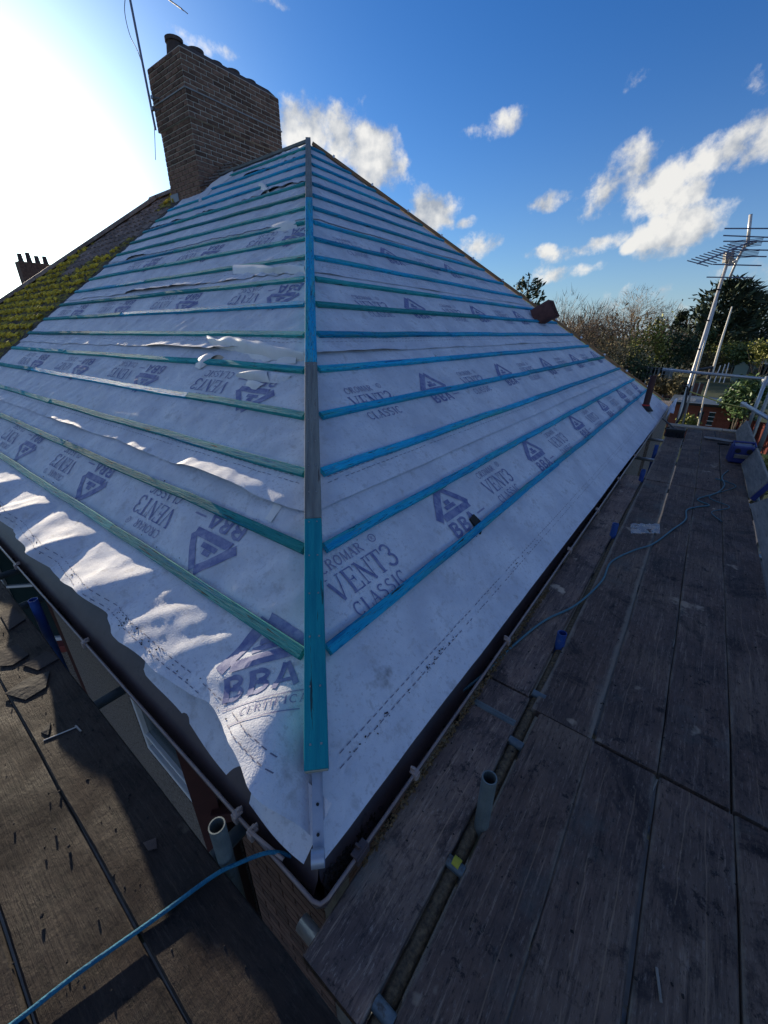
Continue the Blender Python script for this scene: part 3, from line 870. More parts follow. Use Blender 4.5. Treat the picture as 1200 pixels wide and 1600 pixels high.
# ------------------------------------------------------------------ battens
def batten(F, s0, s1, d, m, hgt=.025, wid=.050, lift=.010, yaw=0.0, name='batten', parent=house):
    a = F.plain(s0, d + yaw, lift + hgt / 2); b = F.plain(s1, d - yaw, lift + hgt / 2)
    R = basis(b - a, up=F.n); Lb = np.linalg.norm(b - a)
    n = max(2, int(Lb / .35))
    mb = MB(); V = []
    ph = rng.random() * 9
    for i in range(n + 1):
        t = i / n
        wob = .0035 * math.sin(3.1 * t * Lb + ph) + .002 * math.sin(7.7 * t * Lb + ph * 2)
        zo = .0022 * math.sin(4.3 * t * Lb + ph * 3)
        e = .003
        hw, hh = wid / 2, hgt / 2
        for (y_, z_) in ((-hw, -hh), (-hw, hh - e), (-hw + e, hh), (hw - e, hh), (hw, hh - e), (hw, -hh)):
            V.append((-Lb / 2 + t * Lb, y_ + wob, z_ + zo))
    Fq = [(i * 6 + j, i * 6 + (j + 1) % 6, (i + 1) * 6 + (j + 1) % 6, (i + 1) * 6 + j) for i in range(n) for j in range(6)]
    Fq += [tuple(range(5, -1, -1)), tuple(n * 6 + j for j in range(6))]
    mb.add(V, Fq)
    me = mb.build(name, m, None, mesh_only=True)
    return inst(name, me, parent, (a + b) / 2, R.tolist())


for F in (RF, LF):
    for i, d in enumerate(BAT):
        s0 = d * cp + .052; s1 = smax(F, d) - .03
        cuts = [s0]
        x = s0 + rng.uniform(1.1, 4.2)
        while x < s1 - .7:
            cuts.append(x); x += rng.uniform(2.4, 4.2)
        cuts.append(s1)
        for j in range(len(cuts) - 1):
            if F.R: m = B_BLUE if rng.random() > .22 else B_TEAL
            else: m = B_TEAL if (i < 3 or rng.random() < .60) else B_BLUE
            jit = rng.uniform(-.004, .004)
            batten(F, cuts[j] + (.002 if j else 0), cuts[j + 1] - .001, d + jit + (.010 if F.R else 0) * 0, m, yaw=rng.uniform(-.003, .003))
# near hip batten, in four lengths with different weathering
hv = np.array([-cp, cp, sp_]); hvn = hv / np.linalg.norm(hv)         # direction per unit slope length d
hn = RF.n + LF.n; hn /= np.linalg.norm(hn)


def hip_piece(d0, d1, m, w_=.078, t_=.046, lift=.040):
    a = E + hv * d0 + hn * (lift + t_ / 2); b = E + hv * d1 + hn * (lift + t_ / 2)
    R = basis(b - a, up=hn); Lb = np.linalg.norm(b - a)
    me = MB().box((0, 0, 0), (Lb, w_, t_)).build('hip_batten', m, None, mesh_only=True, bevel=.004)
    return inst('hip_batten', me, house, (a + b) / 2, R.tolist())


hip_piece(.195, .975, B_HIP)['label'] = 'lowest turquoise length of the hip batten'
hip_piece(.977, 1.975, B_GREY)['label'] = 'weathered grey length of the hip batten'
hip_piece(1.977, 4.58, B_BLUE)['label'] = 'bright blue length of the hip batten'
hip_piece(4.582, DR - .02, B_GREY)['label'] = 'topmost grey length of the hip batten'
a = E + hv * .1935 + hn * .063
R = basis(hv, up=hn)
MB().box(a, (.003, .074, .042), R).build('batten_end', END, house)
nb_ = MB()
for d in np.arange(.32, 6.6, .18):
    for q in (-.018, .018):
        c_ = E + hv * d + hn * .0868 + R[:, 1] * q
        nb_.box(c_, (.006, .006, .003), R)
nb_.build('nail_heads', NAIL, house)['kind'] = 'stuff'
# galvanised hip iron with its scrolled foot
hi = MB()
G = []
for dd, zz in ((.30, .034), (.14, .034), (.10, .030), (.06, .026), (.035, .026)):
    c_ = E + hv * dd + hn * zz
    G.append([c_ - R[:, 1] * .017, c_ + R[:, 1] * .017])
for t in np.linspace(0, 1, 14):
    th = t * math.radians(400)
    rr = .030 * (1 - .45 * t)
    c0 = E + hv * .035 + hn * (.026 + .030)
    c_ = c0 - hn * rr * math.cos(th) - hvn * rr * math.sin(th)
    G.append([c_ - R[:, 1] * .019, c_ + R[:, 1] * .019])
hi.grid(G); hi.grid([[p + hn * .003 for p in r] for r in G[:5]])
hi.build('hip_iron', GALVP, house, smooth=True)['label'] = 'galvanised hip iron with curled foot'
hb = MB()
for dd in (.085, .16): hb.tube([E + hv * dd + hn * .036, E + hv * dd + hn * .041], .005, 8)
hb.build('hip_iron_screw', BLACK, house)

# far hip: teal batten and brown lath
fh0 = E + np.array([0, SFAR, 0.]); fh1 = E + np.array([-TH, TH, TH * tp])
fd = (fh1 - fh0); fl_ = np.linalg.norm(fd); fd /= fl_
for (t0, t1, m, side, up_, w_) in ((.01, .48, B_TEAL, .06, .05, .055), (.482, .995, B_GREY, .05, .05, .055), (.01, .55, TERR, -.02, .035, .04), (.552, .995, TERR, -.02, .035, .04)):
    nf = np.array([sp_ * .7, sp_ * .7, cp]); nf /= np.linalg.norm(nf)
    a = fh0 + fd * fl_ * t0 + nf * up_; b = fh0 + fd * fl_ * t1 + nf * up_
    Rf = basis(b - a, up=nf)
    a = a - Rf[:, 1] * side; b = b - Rf[:, 1] * side
    me = MB().box((0, 0, 0), (np.linalg.norm(b - a), w_, .045)).build('far_hip_batten', m, None, mesh_only=True, bevel=.004)
    inst('hip_batten', me, house, (a + b) / 2, Rf.tolist())
nc = MB()
for t in np.linspace(.08, .95, 12):
    c_ = fh0 + fd * fl_ * t + np.array([.05, -.05, .055])
    nc.box(c_, (.03, .03, .03), basis(fd))
nc.build('hip_clip', WHITEP, house)
# ridge batten towards the chimney
a = E + np.array([-TH, TH, TH * tp + .04]); b = E + np.array([-8.0, TH, TH * tp + .04])
me = MB().box((0, 0, 0), (np.linalg.norm(b - a), .05, .04)).build('ridge_batten', B_GREY, None, mesh_only=True, bevel=.004)
inst('ridge_batten', me, house, (a + b) / 2, basis(b - a).tolist())


# torn and curled membrane flaps on the left slope
def flap(pts_att, pts_free, hmax, curl=.8, m=MEMB_BACK, lift=.012, label=None, F=LF, wav=.0):
    n, mm = 28, 12
    A = np.array([onface(F, *p, lift) for p in pts_att]); B = np.array([onface(F, *p, lift) for p in pts_free])

    def res(Q, t):
        x = np.linspace(0, 1, len(Q)); return np.stack([np.interp(t, x, Q[:, 0]), np.interp(t, x, Q[:, 1])], 1)
    t = np.linspace(0, 1, n); A = res(A, t); B = res(B, t)
    G = []
    for j in range(mm):
        v = j / (mm - 1)
        hh = hmax * np.sin(math.pi * v * curl) * (.55 + .45 * np.sin(math.pi * np.clip(t, .03, .97))) + wav * v * np.sin(t * 30)
        Q = A + (B - A) * (v if curl < .9 else v * (1.35 - .35 * v))
        G.append(np.array([F.plain(Q[i, 0], Q[i, 1], lift + hh[i]) for i in range(n)]))
    o = MB().grid(G).build('torn_flap', m, house, smooth=True)
    if label: o['label'] = label
    return o


flap([(364, 428), (420, 428), (477, 428)], [(368, 414), (420, 416), (440, 424), (458, 416), (478, 418)], .05, 1.0, label='rolled white flap beside the hip, half way up')
flap([(422, 363), (450, 360), (465, 356)], [(430, 352), (450, 349), (463, 346)], .05, 1.0)
flap([(404, 292), (412, 300), (422, 303)], [(408, 288), (416, 289), (420, 298)], .05, .9)
flap([(311, 318), (330, 298), (365, 274)], [(314, 314), (335, 290), (366, 268)], .06, .8, label='curled strip of membrane under the chimney')
flap([(330, 541), (380, 553), (430, 563), (478, 562)], [(327, 528), (345, 536), (365, 532), (385, 538), (410, 541), (440, 549), (478, 556)], .07, .75, wav=.006, label='long curled flap with scalloped edge')
flap([(383, 558), (415, 566), (432, 560)], [(378, 543), (405, 551), (440, 556)], .02, .5)
flap([(432, 568), (462, 568)], [(438, 556), (465, 560)], .02, .5)
flap([(304, 573), (312, 577), (323, 570)], [(318, 558), (332, 553), (342, 556)], .04, .9)
flap([(368, 588), (395, 596), (422, 598)], [(385, 586), (405, 583), (420, 582)], .05, .85)
flap([(420, 598), (436, 600), (452, 592)], [(418, 583), (440, 586), (458, 588)], .025, .7, MEMB)
flap([(384, 603), (393, 608), (400, 609)], [(388, 596), (402, 598), (414, 602)], .02, .6)
flap([(414, 810), (423, 816)], [(430, 786), (442, 792)], .008, .5, label='small white tape patch by the hip')
flap([(320, 570), (352, 563), (330, 562)], [(330, 556), (345, 556), (352, 560)], .01, .5, WOODP)

# crumpled membrane end at the far corner
cr = MB(); G = []
for i in range(14):
    row = []
    for j in range(10):
        u, v = i / 13, j / 9
        row.append(np.array([-.36 + .10 * v - .05 * u, 9.55 + 1.5 * u, .06 + .10 * math.sin(v * 2.6) + .07 * vn(u * 4, v * 3, 77) + .10 * u * v]))
    G.append(row)
cr.grid(G).build('crumpled_membrane', MEMB, house, smooth=True)

# soil vent pipe near the far end of the right slope
s0, d0 = onface(RF, 1008, 638); base = RF.plain(s0, d0)
pp = MB(); pp.tube([base + np.array([0, 0, -.1]), base + np.array([0, 0, .02]), base + np.array([-.0, 0, .60])], .055, 16, inner=.86)
pipe = pp.build('vent_pipe', DARKW, house, smooth=False); pipe['label'] = 'brown soil vent pipe standing through the membrane'
co_ = MB(); co_.tube([base + np.array([0, 0, -.04]), base + np.array([0, 0, .06])], [.15, .062], 16); co_.build('pipe_collar', BLACK, pipe)
bt = MB(); bt.tube([base + np.array([0, 0, .035]), base + np.array([0, 0, .075])], .068, 14); bt.build('pipe_tape', REDP, pipe)

# ------------------------------------------------------------------ gutters
GX, GY, GZR = -.485, .345, .055
prof = [(-.004, -.012), (-.004, 0.004), (.004, .006), (.006, -.006)]
prof += [(.060 - .054 * math.cos(t), -.008 - .072 * math.sin(t)) for t in np.linspace(.1, math.pi - .1, 12)] + [(.118, .004)]
out_ = [(.118, .0), ] + [(.060 - .060 * math.cos(t), -.012 - .078 * math.sin(t)) for t in np.linspace(math.pi - .1, .1, 12)] + [(-.004, -.012)]


def drift(y): return .0062 * (y - GY)


def gpt(kind, t, o, z):
    if kind == 'R': return (GX - o + drift(t) * (1 if t > GY + .2 else 0), t, GZR + z - .0009 * t)
    return (t, GY + o, GZR + z)


gut = MB()
for P_ in (prof, out_):
    rows = []
    for t in np.linspace(-9.4, -1.0, 30): rows.append([gpt('L', t, o, z) for o, z in P_])
    rows.append([(GX - .10 - o, GY + o, GZR + z) for o, z in P_])
    rows.append([(GX - o - .022 * max(0, 1 - o / .03), GY + o, GZR + z) for o, z in P_])
    rows.append([(GX - o, GY + o + .022 * max(0, 1 - o / .03), GZR + z) for o, z in P_])
    for t in np.linspace(.7, 11.9, 40): rows.append([gpt('R', t, o, z) for o, z in P_])
    gut.grid(rows)
gutter = gut.build('gutter', PVC, house, smooth=True)
gutter['label'] = 'brown half-round gutter running round the corner of the eaves'
rim = MB()
rp = [gpt('L', t, 0, .004) for t in np.linspace(-9.4, -.60, 40)] + [(GX - .03, GY, GZR + .004), (GX - .008, GY + .008, GZR + .004), (GX, GY + .03, GZR + .004)] + [gpt('R', t, 0, .004) for t in np.linspace(.65, 11.9, 50)]
rim.tube(rp, .0062, 8)
RIMM = mat('worn_gutter_rim', (.17, .125, .115), .33, var=(.24, .19, .17), scale=12, spec=.6)
rim.build('gutter_rim', RIMM, gutter, smooth=True)


def clip(kind, t, m=CLIP, big=.75):
    mb = MB()
    x, y, z = gpt(kind, t, 0, 0)
    if kind == 'L':
        mb.box((x, y - .004, z - .004), (.036 * big, .022, .034)); mb.box((x, y + .012, z + .014), (.007, .022, .024))
        mb.box((x, y + .004, z + .012), (.036 * big, .026, .010))
    else:
        mb.box((x + .004, y, z - .004), (.022, .036 * big, .034)); mb.box((x - .010, y, z + .015), (.020, .009, .026))
        mb.box((x - .004, y, z + .012), (.026, .036 * big, .010))
    return mb.build('gutter_bracket', m, gutter, bevel=.003)


for t in (-.80, -.885, -2.24, -3.5, -5.0, -6.4): clip('L', t)
for t in (.83, 1.72, 2.95, 3.9, 5.0, 6.2, 7.6): clip('R', t)
clip('R', .52, PVC, 1.6)
# rod lying along the left rim by the bracket
MB().tube([(-.80, .338, .078), (-.66, .358, .062)], .006, 8).build('union_strip', CLIP, gutter)
# rusty lichen crust on the outside of the right gutter
li = MB()
for t in np.linspace(.5, 2.4, 620):
    o_ = rng.uniform(.004, .022); z_ = rng.uniform(-.055, -.012)
    x, y, z = gpt('R', t, -o_, z_); r_ = rng.uniform(.002, .0055)
    li.box((x, y, z), (r_ * 1.6, r_ * 2.2, r_), basis((rng.normal(), rng.normal(), rng.normal() * .4)))
li.build('lichen_crust', LICHEN, gutter)['kind'] = 'stuff'
# moss and mortar crumbs in the gutter
dbs = MB()


def crumb(c, r_):
    R_ = basis(rng.normal(size=3), up=rng.normal(size=3))
    dbs.box(c, (r_ * rng.uniform(.8, 2.2), r_ * rng.uniform(.7, 1.4), r_ * rng.uniform(.5, 1)), R_, taper=rng.uniform(.4, .9))


for i in range(1500):
    # heap in the corner
    a_ = rng.random()
    if a_ < .5: t = .36 + abs(rng.normal()) * .10; o = rng.uniform(.02, .10); x, y, z = gpt('R', t + o, o, -.075 + .03 * math.exp(-((o - .06) / .03) ** 2) + .02 * math.exp(-abs(t - .36) / .1))
    else: t = -.52 - abs(rng.normal()) * .07; o = rng.uniform(.02, .10); x, y, z = gpt('L', t - o, o, -.07 + .02 * math.exp(-abs(t + .5) / .1))
    crumb((x, y, z + rng.uniform(0, .012)), rng.uniform(.003, .011))
for i in range(500):
    t = -2.55 - abs(rng.normal()) * .5; o = rng.uniform(.008, .06); x, y, z = gpt('L', t, o, -.065 + .03 * abs(o - .055) / .05)
    crumb((x, y, z + rng.uniform(0, .012)), rng.uniform(.004, .013))
for i in range(70):
    t = rng.uniform(-2.3, -.7); o = rng.uniform(.02, .10); x, y, z = gpt('L', t, o, -.072 + .06 * (abs(o - .06) / .055) ** 2)
    crumb((x, y, z), rng.uniform(.004, .012))
for i in range(350):
    t = rng.uniform(.6, 8); o = rng.uniform(.03, .1); x, y, z = gpt('R', t, o, -.07)
    crumb((x, y, z), rng.uniform(.006, .016))
tag(dbs.build('gutter_debris', MUCK), 'black crumbs of moss and mortar lying in the brown gutter', 'debris', kind='stuff')
# dirt crumbs caught along the eaves membrane and battens
dm = MB()
for i in range(240):
    F = RF if rng.random() < .55 else LF
    if F.R:
        S = rng.choice([rng.uniform(.25, .5), rng.normal(.86, .10), rng.uniform(.5, 2.4)]); Dd = .150 + rng.normal() * .008
        if rng.random() < .35: S = rng.uniform(.6, 6); Dd = rng.choice(BAT[:4]) + rng.choice([-.035, .035]) + rng.normal() * .01
    else:
        S = rng.choice([rng.normal(1.05, .12), rng.normal(1.35, .1), rng.uniform(.5, 3)]); Dd = .17 + rng.normal() * .015
        if rng.random() < .4: S = rng.uniform(.8, 5); Dd = rng.choice(BAT[:4]) + rng.choice([-.035, .04]) + abs(rng.normal()) * .012
    if S < Dd * cp + .05: continue
    c_ = F.pos(np.array([S]), np.array([Dd]), .004)[0]; r_ = rng.uniform(.001, .0042) * rng.uniform(.6, 1.3)
    dm.box(c_, (r_ * 2, r_ * 1.2, r_), basis(rng.normal(size=3), up=F.n), taper=.6)
tag(dm.build('roof_dirt', MUCK), 'dark crumbs of old mortar caught on the membrane and battens', 'debris', kind='stuff')

# ------------------------------------------------------------------ chimney (part of the house)
cx1, cx0 = E[0] - 7.97, E[0] - 9.05
cy0, cy1 = E[1] + 5.0, E[1] + 7.05
ZB, ZT = E[2] + 3.3, E[2] + 5.93
ZC = E[2] + 5.02           # oversailing courses start
ch = MB()
ch.box(((cx0 + cx1) / 2, (cy0 + cy1) / 2, (ZB + ZC) / 2), (cx1 - cx0 - .012, cy1 - cy0 - .012, ZC - ZB))
ch.box(((cx0 + cx1) / 2, (cy0 + cy1) / 2, (ZC + ZT) / 2), (cx1 - cx0 + .056, cy1 - cy0 + .056, ZT - ZC))
chim = ch.build('chimney', MORTAR, house); chim['label'] = 'tall sooty brick chimney with a row of clay pots'
bs = MB().box((0, 0, 0), (.208, .05, .058)).build('brick', BRICK, None, mesh_only=True, bevel=.005)
bh = MB().box((0, 0, 0), (.100, .05, .058)).build('brick', BRICK, None, mesh_only=True, bevel=.005)
nbk = 0
rest = MB()
z = ZT - .045; r_ = 0
while z > ZB + .05:
    ov = .034 if z > ZC else 0.0
    proud = .007
    # front (-Y) face
    W = cx1 - cx0 + 2 * ov; x0 = cx0 - ov
    Wy = cy1 - cy0 + 2 * ov; y0 = cy0 - ov
    for face in ('front', 'side', 'back', 'left'):
        Wd = W if face in ('front', 'back') else Wy
        n_ = int(round(Wd / .225)); pitch = Wd / n_
        items = [(i + .5, bs, pitch - .012) for i in range(n_)] if r_ % 2 == 0 else [(.25, bh, pitch / 2 - .012)] + [(i + 1, bs, pitch - .012) for i in range(n_ - 1)] + [(n_ - .25, bh, pitch / 2 - .012)]
        for u_, me, w_ in items:
            if face == 'front': p_ = (x0 + u_ * pitch, cy0 - ov + .025 - proud, z); rz = 0
            elif face == 'side': p_ = (cx1 + ov - .025 + proud, y0 + u_ * pitch, z); rz = math.pi / 2
            elif face == 'back': p_ = (x0 + u_ * pitch, cy1 + ov - .025 + proud, z); rz = 0
            else: p_ = (cx0 - ov + .025 - proud, y0 + u_ * pitch, z); rz = math.pi / 2
            # skip bricks buried in the roof
            zr = E[2] + (TH - abs(p_[1] - E[1] - TH)) * tp
            if z < zr - .06: continue
            if face in ('front', 'side') and nbk < 300:
                jit = rng.normal() * .0015
                inst('brick', me, chim, (p_[0] + (jit if face == 'side' else 0), p_[1] + (jit if face == 'front' else 0), p_[2]), (0, 0, rz), ((w_ - .006) / (.208 if me is bs else .100), 1, 1)); nbk += 1
            else:
                sz = (w_, .05, .063) if rz == 0 else (.05, w_, .063)
                rest.box(p_, sz)
    z -= .0755; r_ += 1
rest.build('bricks', BRICK, chim)['kind'] = 'stuff'
lb = MB()
zz = E[2] + 5.40
lb.box(((cx0 + cx1) / 2, (cy0 + cy1) / 2, zz), (cx1 - cx0 + .105, cy1 - cy0 + .105, .020))
lb.build('mortar_ledge', CONC, chim)
fl2 = MB(); fl2.box(((cx0 + cx1) / 2, (cy0 + cy1) / 2, ZT + .05), (cx1 - cx0 + .03, cy1 - cy0 + .03, .10), taper=.86); fl2.build('flaunching', POT, chim)
for i in range(5):
    py = cy0 + .26 + i * (cy1 - cy0 - .5) / 4
    hgt = .31 if i == 0 else rng.uniform(.24, .30)
    pm = MB(); c0 = np.array([(cx0 + cx1) / 2 + (.0 if i else -.02), py, ZT + .04])
    pm.tube([c0, c0 + (0, 0, hgt * .8), c0 + (0, 0, hgt * .82), c0 + (0, 0, hgt)], [.17, .135, .155, .155], 18, inner=.8)
    pm.build('chimney_pot', POT, chim, smooth=False)
fm = MB(); fm.box((cx0 + .12, cy0 - .012, E[2] + 5.0 * tp - .02), (.30, .012, .30)); fm.box((cx0 + .12, cy0 - .07, E[2] + 5.0 * tp - .15), (.34, .14, .012), basis((1, 0, 0), up=LF.n))
fm.build('lead_flashing', LEAD, chim)
# slips of tile bedded in a fillet up the side of the stack
for i in range(7):
    yy = cy0 + .05 + i * .10; zz = E[2] + (yy - E[1]) * tp + .12
    Rs = basis((0, .9, .35))
    me = MB().box((0, 0, 0), (.30, .05, .022)).build('creasing_tile', TILE, None, mesh_only=True)
    inst('creasing_tile', me, chim, (cx1 + .02, yy + .06, zz), Rs.tolist())

# ------------------------------------------------------------------ the tiled neighbour
nb = thing('tiled_house', (-13, 6, GZ), 'attached neighbouring house roofed in old mossy tiles beyond the bare membrane', 'house')
XH = 10.35; XE = 16.6              # ridge end and hip foot
nm = MB()
gm_ = .0
A0, A1, A2, A3 = LF.plain(SPARTY + .12, -.02, -.02), LF.plain(XE, -.02, -.02), LF.plain(XH, DR, -.02), LF.plain(SPARTY + .12, DR, -.02)
nm.add([A0, A1, A2, A3], [(0, 3, 2, 1)])
bk = lambda p: np.array([p[0], 2 * (E[1] + TH) - p[1], p[2]])
nm.add([bk(A0), bk(A1), A2, A3], [(0, 1, 2, 3)])
nm.add([A1, bk(A1), A2], [(0, 1, 2)])
roof = nm.build('roof', FELT, nb)
MB().box((E[0] - (SPARTY + XE) / 2 - .1, E[1] + TH, (GZ + .0) / 2), (XE - SPARTY - .6, 2 * TH - .7, -GZ)).build('wall', PEB, nb)
# tiles: curved single-lap tiles, courses step up the slope
gauge, tw = .245, .215
px_, pz_ = np.linspace(-tw / 2, tw / 2 + .02, 7), None
tv = []
for dd, oo in ((-.02, .030), (.30, .006)):
    for x in px_: tv.append((x, dd, oo + .022 * math.cos((x / tw) * 2 * math.pi) * .8))
nt_ = len(px_)
tf = [(i, i + 1, nt_ + i + 1, nt_ + i) for i in range(nt_ - 1)]
tv2 = tv + [(x, -.02, .030 + .022 * math.cos((x / tw) * 2 * math.pi) * .8 - .018) for x in px_]
tf += [(2 * nt_ + i, 2 * nt_ + i + 1, i + 1, i) for i in range(nt_ - 1)] + [(0, nt_, 2 * nt_), (nt_ - 1, 3 * nt_ - 1, 2 * nt_ - 1)]
tmesh = MB().add(tv2, tf).build('tile', TILE, None, mesh_only=True)
tmesh2 = MB().add(tv2, tf).build('tile', TILEM, None, mesh_only=True)
RL = np.stack([-LF.es, LF.ed, LF.n], 1)          # tile x runs towards the hip
cand = []
mossb = MB()
for r_ in range(int(DR / gauge)):
    dd = .02 + r_ * gauge
    S = SPARTY + .16 + (.01 * (r_ % 2)) + tw / 2 + rng.normal() * .006
    smx = XE - (XE - XH) / DR * dd - .1
    while S < smx:
        cand.append((S, dd)); S += tw
cam_d = lambda q: np.linalg.norm(LF.plain(*q) - CAM)
cand.sort(key=cam_d)
vis = [q for q in cand if abs((MW.T @ (LF.plain(*q) - CAM))[0] / (MW.T @ (LF.plain(*q) - CAM))[2]) * 621 < 610]
vset = set(vis[:300])
rs = MB(); rs2 = MB()
tva = np.array(tv2)
for q in cand:
    P0 = LF.plain(*q)
    mo = fbm(np.array([q[0] * .55]), np.array([q[1] * .6]), 91)[0] + .35 * sstep(q[0], 9.4, 11.5) - .38 * sstep(q[1], 4.2, 6.0)
    if q in vset:
        inst('tile', tmesh2 if mo > -.05 else tmesh, roof, P0 + LF.n * rng.uniform(0, .006), (RL @ np.array(Matrix.Rotation(rng.normal() * .012, 3, 'Z'))).tolist())
    else:
        (rs2 if mo > -.05 else rs).add(tva @ RL.T + P0, tf)
    if mo > .02:
        for _ in range(int(4 + 10 * min(1, mo))):
            c_ = P0 + LF.es * rng.uniform(-.11, .11) + LF.ed * rng.uniform(-.03, .07) + LF.n * rng.uniform(.035, .06)
            r__ = rng.uniform(.018, .042)
            mossb.box(c_, (r__ * 2, r__ * 1.6, r__), basis(rng.normal(size=3), up=LF.n), taper=.55)
o = rs.build('tiles', TILE, roof); o['kind'] = 'stuff'
if rs2.n: o = rs2.build('tiles', TILEM, roof); o['kind'] = 'stuff'
o = mossb.build('moss', MOSS, roof); o['kind'] = 'stuff'
# hip and ridge tiles
ht = MB(); th_ = np.linspace(0, math.pi, 8)
hp0 = LF.plain(XE, 0, .03); hp1 = LF.plain(XH, DR, .03)
half = MB().grid([[(l * .23, .12 * math.cos(t), .115 * math.sin(t) - .03) for t in th_] for l in (-1, 1)]).build('hip_tile', TILE, None, mesh_only=True, smooth=True)
dirh = hp1 - hp0; lh = np.linalg.norm(dirh); dirh /= lh
for i in range(int(lh / .44)): inst('hip_tile', half, roof, hp0 + dirh * (.25 + i * .44), basis(dirh).tolist())
for i in range(4): inst('ridge_tile', half, roof, (A3[0] - .3 - i * .44, A3[1], A3[2] + .05), (0, 0, 0))
MB().box(LF.plain(SPARTY + .06, DR / 2 - .15, .005), (.20, DR - .6, .012), np.stack([-LF.es, LF.ed, LF.n], 1)).build('valley_felt', FELT, nb)

# ------------------------------------------------------------------ a further house with a chimney row
fx = thing('distant_house', (-34, 8, GZ), 'far house whose dark chimney pots rise above the mossy hip', 'house')
base = at(62, 440, 0, -27.0)
zt = at(62, 408, 0, -27.0)[2]
stack = MB().box((base[0], base[1], (zt - 1.6 + zt - .15) / 2), (.6, 1.35, 1.5)).build('chimney', BRICK, fx)
for i, hh in enumerate((.42, .50, .40, .42)):
    c0 = np.array([base[0], base[1] - .48 + i * .32, zt - .2])
    MB().tube([c0, c0 + (0, 0, hh)], [.12, .09], 12, inner=.8).build('chimney_pot', POT, stack)
rz = zt - 1.55
rb = MB().prism([(base[0] + 5, base[1] - 6, rz - 4.2), (base[0] + 5, base[1], rz), (base[0] + 5, base[1] + 6, rz - 4.2)], (-12, 0, 0)); rb.build('roof', TILE, fx)
MB().box((base[0] - 1, base[1], (rz - 4.22 + GZ) / 2), (11, 11, rz - 4.22 - GZ)).build('wall', PEB, fx)

# ------------------------------------------------------------------ scaffold
scaf = thing('scaffold', (.1, 2.5, -.3), 'tube scaffold platform of dirty brown boards running round the house corner', 'scaffold')


def board(c, length, wid, yaw, name='board', m=BOARD, thick=.038, tilt=None, parent=scaf):
    n = max(2, int(length / .3)); V = []; ph = rng.random() * 9; e = .005
    hw, hh = wid / 2, thick / 2
    for i in range(n + 1):
        x = -length / 2 + length * i / n
        wv = .0022 * math.sin(x * 1.9 + ph) + .0012 * math.sin(x * 9 + ph); zv = .0025 * math.sin(x * 1.3 + ph * 2)
        ww = hw + .0016 * math.sin(x * 6 + ph * 4)
        for (y_, z_) in ((-ww, -hh), (-ww, hh - e), (-ww + e, hh), (0, hh - .001), (ww - e, hh), (ww, hh - e), (ww, -hh)):
            V.append((x, y_ + wv, z_ + zv))
    k_ = 7
    Fq = [(i * k_ + j, i * k_ + (j + 1) % k_, (i + 1) * k_ + (j + 1) % k_, (i + 1) * k_ + j) for i in range(n) for j in range(k_)]
    Fq += [tuple(range(k_ - 1, -1, -1)), tuple(n * k_ + j for j in range(k_))]
    me = MB().add(V, Fq).build(name, m, None, mesh_only=True)
    R = np.array(Matrix.Rotation(yaw, 3, 'Z'))
    if tilt is not None: R = np.array(tilt)
    return inst(name, me, parent, c, R.tolist())


PI2 = math.pi / 2
cols = [(-.095, .222), (.131, .224), (.361, .222), (.589, .222)]
ys = [(-2.45, 1.425), (1.437, 5.36), (5.372, 9.1)]
for ci, (x, wd) in enumerate(cols):
    for ri, (y0, y1) in enumerate(ys):
        sh = (-.045 if ci == 0 and ri > 0 else 0)
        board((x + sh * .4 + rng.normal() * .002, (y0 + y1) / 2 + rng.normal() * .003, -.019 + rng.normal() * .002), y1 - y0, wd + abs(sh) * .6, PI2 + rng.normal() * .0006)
# narrow inner board beside the gutter
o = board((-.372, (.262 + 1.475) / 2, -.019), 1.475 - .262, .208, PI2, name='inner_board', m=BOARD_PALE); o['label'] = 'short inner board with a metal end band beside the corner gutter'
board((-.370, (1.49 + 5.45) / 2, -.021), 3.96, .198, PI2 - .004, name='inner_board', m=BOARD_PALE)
bd = MB(); bd.box((-.372, 1.305, .0015), (.20, .034, .003))
for i in range(16):
    for j in (-1, 1): bd.box((-.372 - .092 + i * .0123, 1.305 + j * .009, .004), (.008, .010, .004), basis((1, .5 * j, 0)))
bd.build('end_band', TUBED, scaf)['label'] = 'embossed metal end band on the inner board'
# left run
lys = [(.1225, .222), (-.103, .222), (-.331, .222), (-.56, .222)]
for li_, (y, wd) in enumerate(lys):
    for (x0, x1) in ((-4.10, -.215 - .0 * li_), (-8.0, -4.115)):
        board(((x0 + x1) / 2, y, .012 + rng.normal() * .002), x1 - x0, wd, math.pi + rng.normal() * .0008, m=BOARD_SHADE)
# boards at the far end catching the sun
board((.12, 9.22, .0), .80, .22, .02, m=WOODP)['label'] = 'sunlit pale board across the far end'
board((.62, 9.20, .002), .19, .20, .03, m=WOODP)
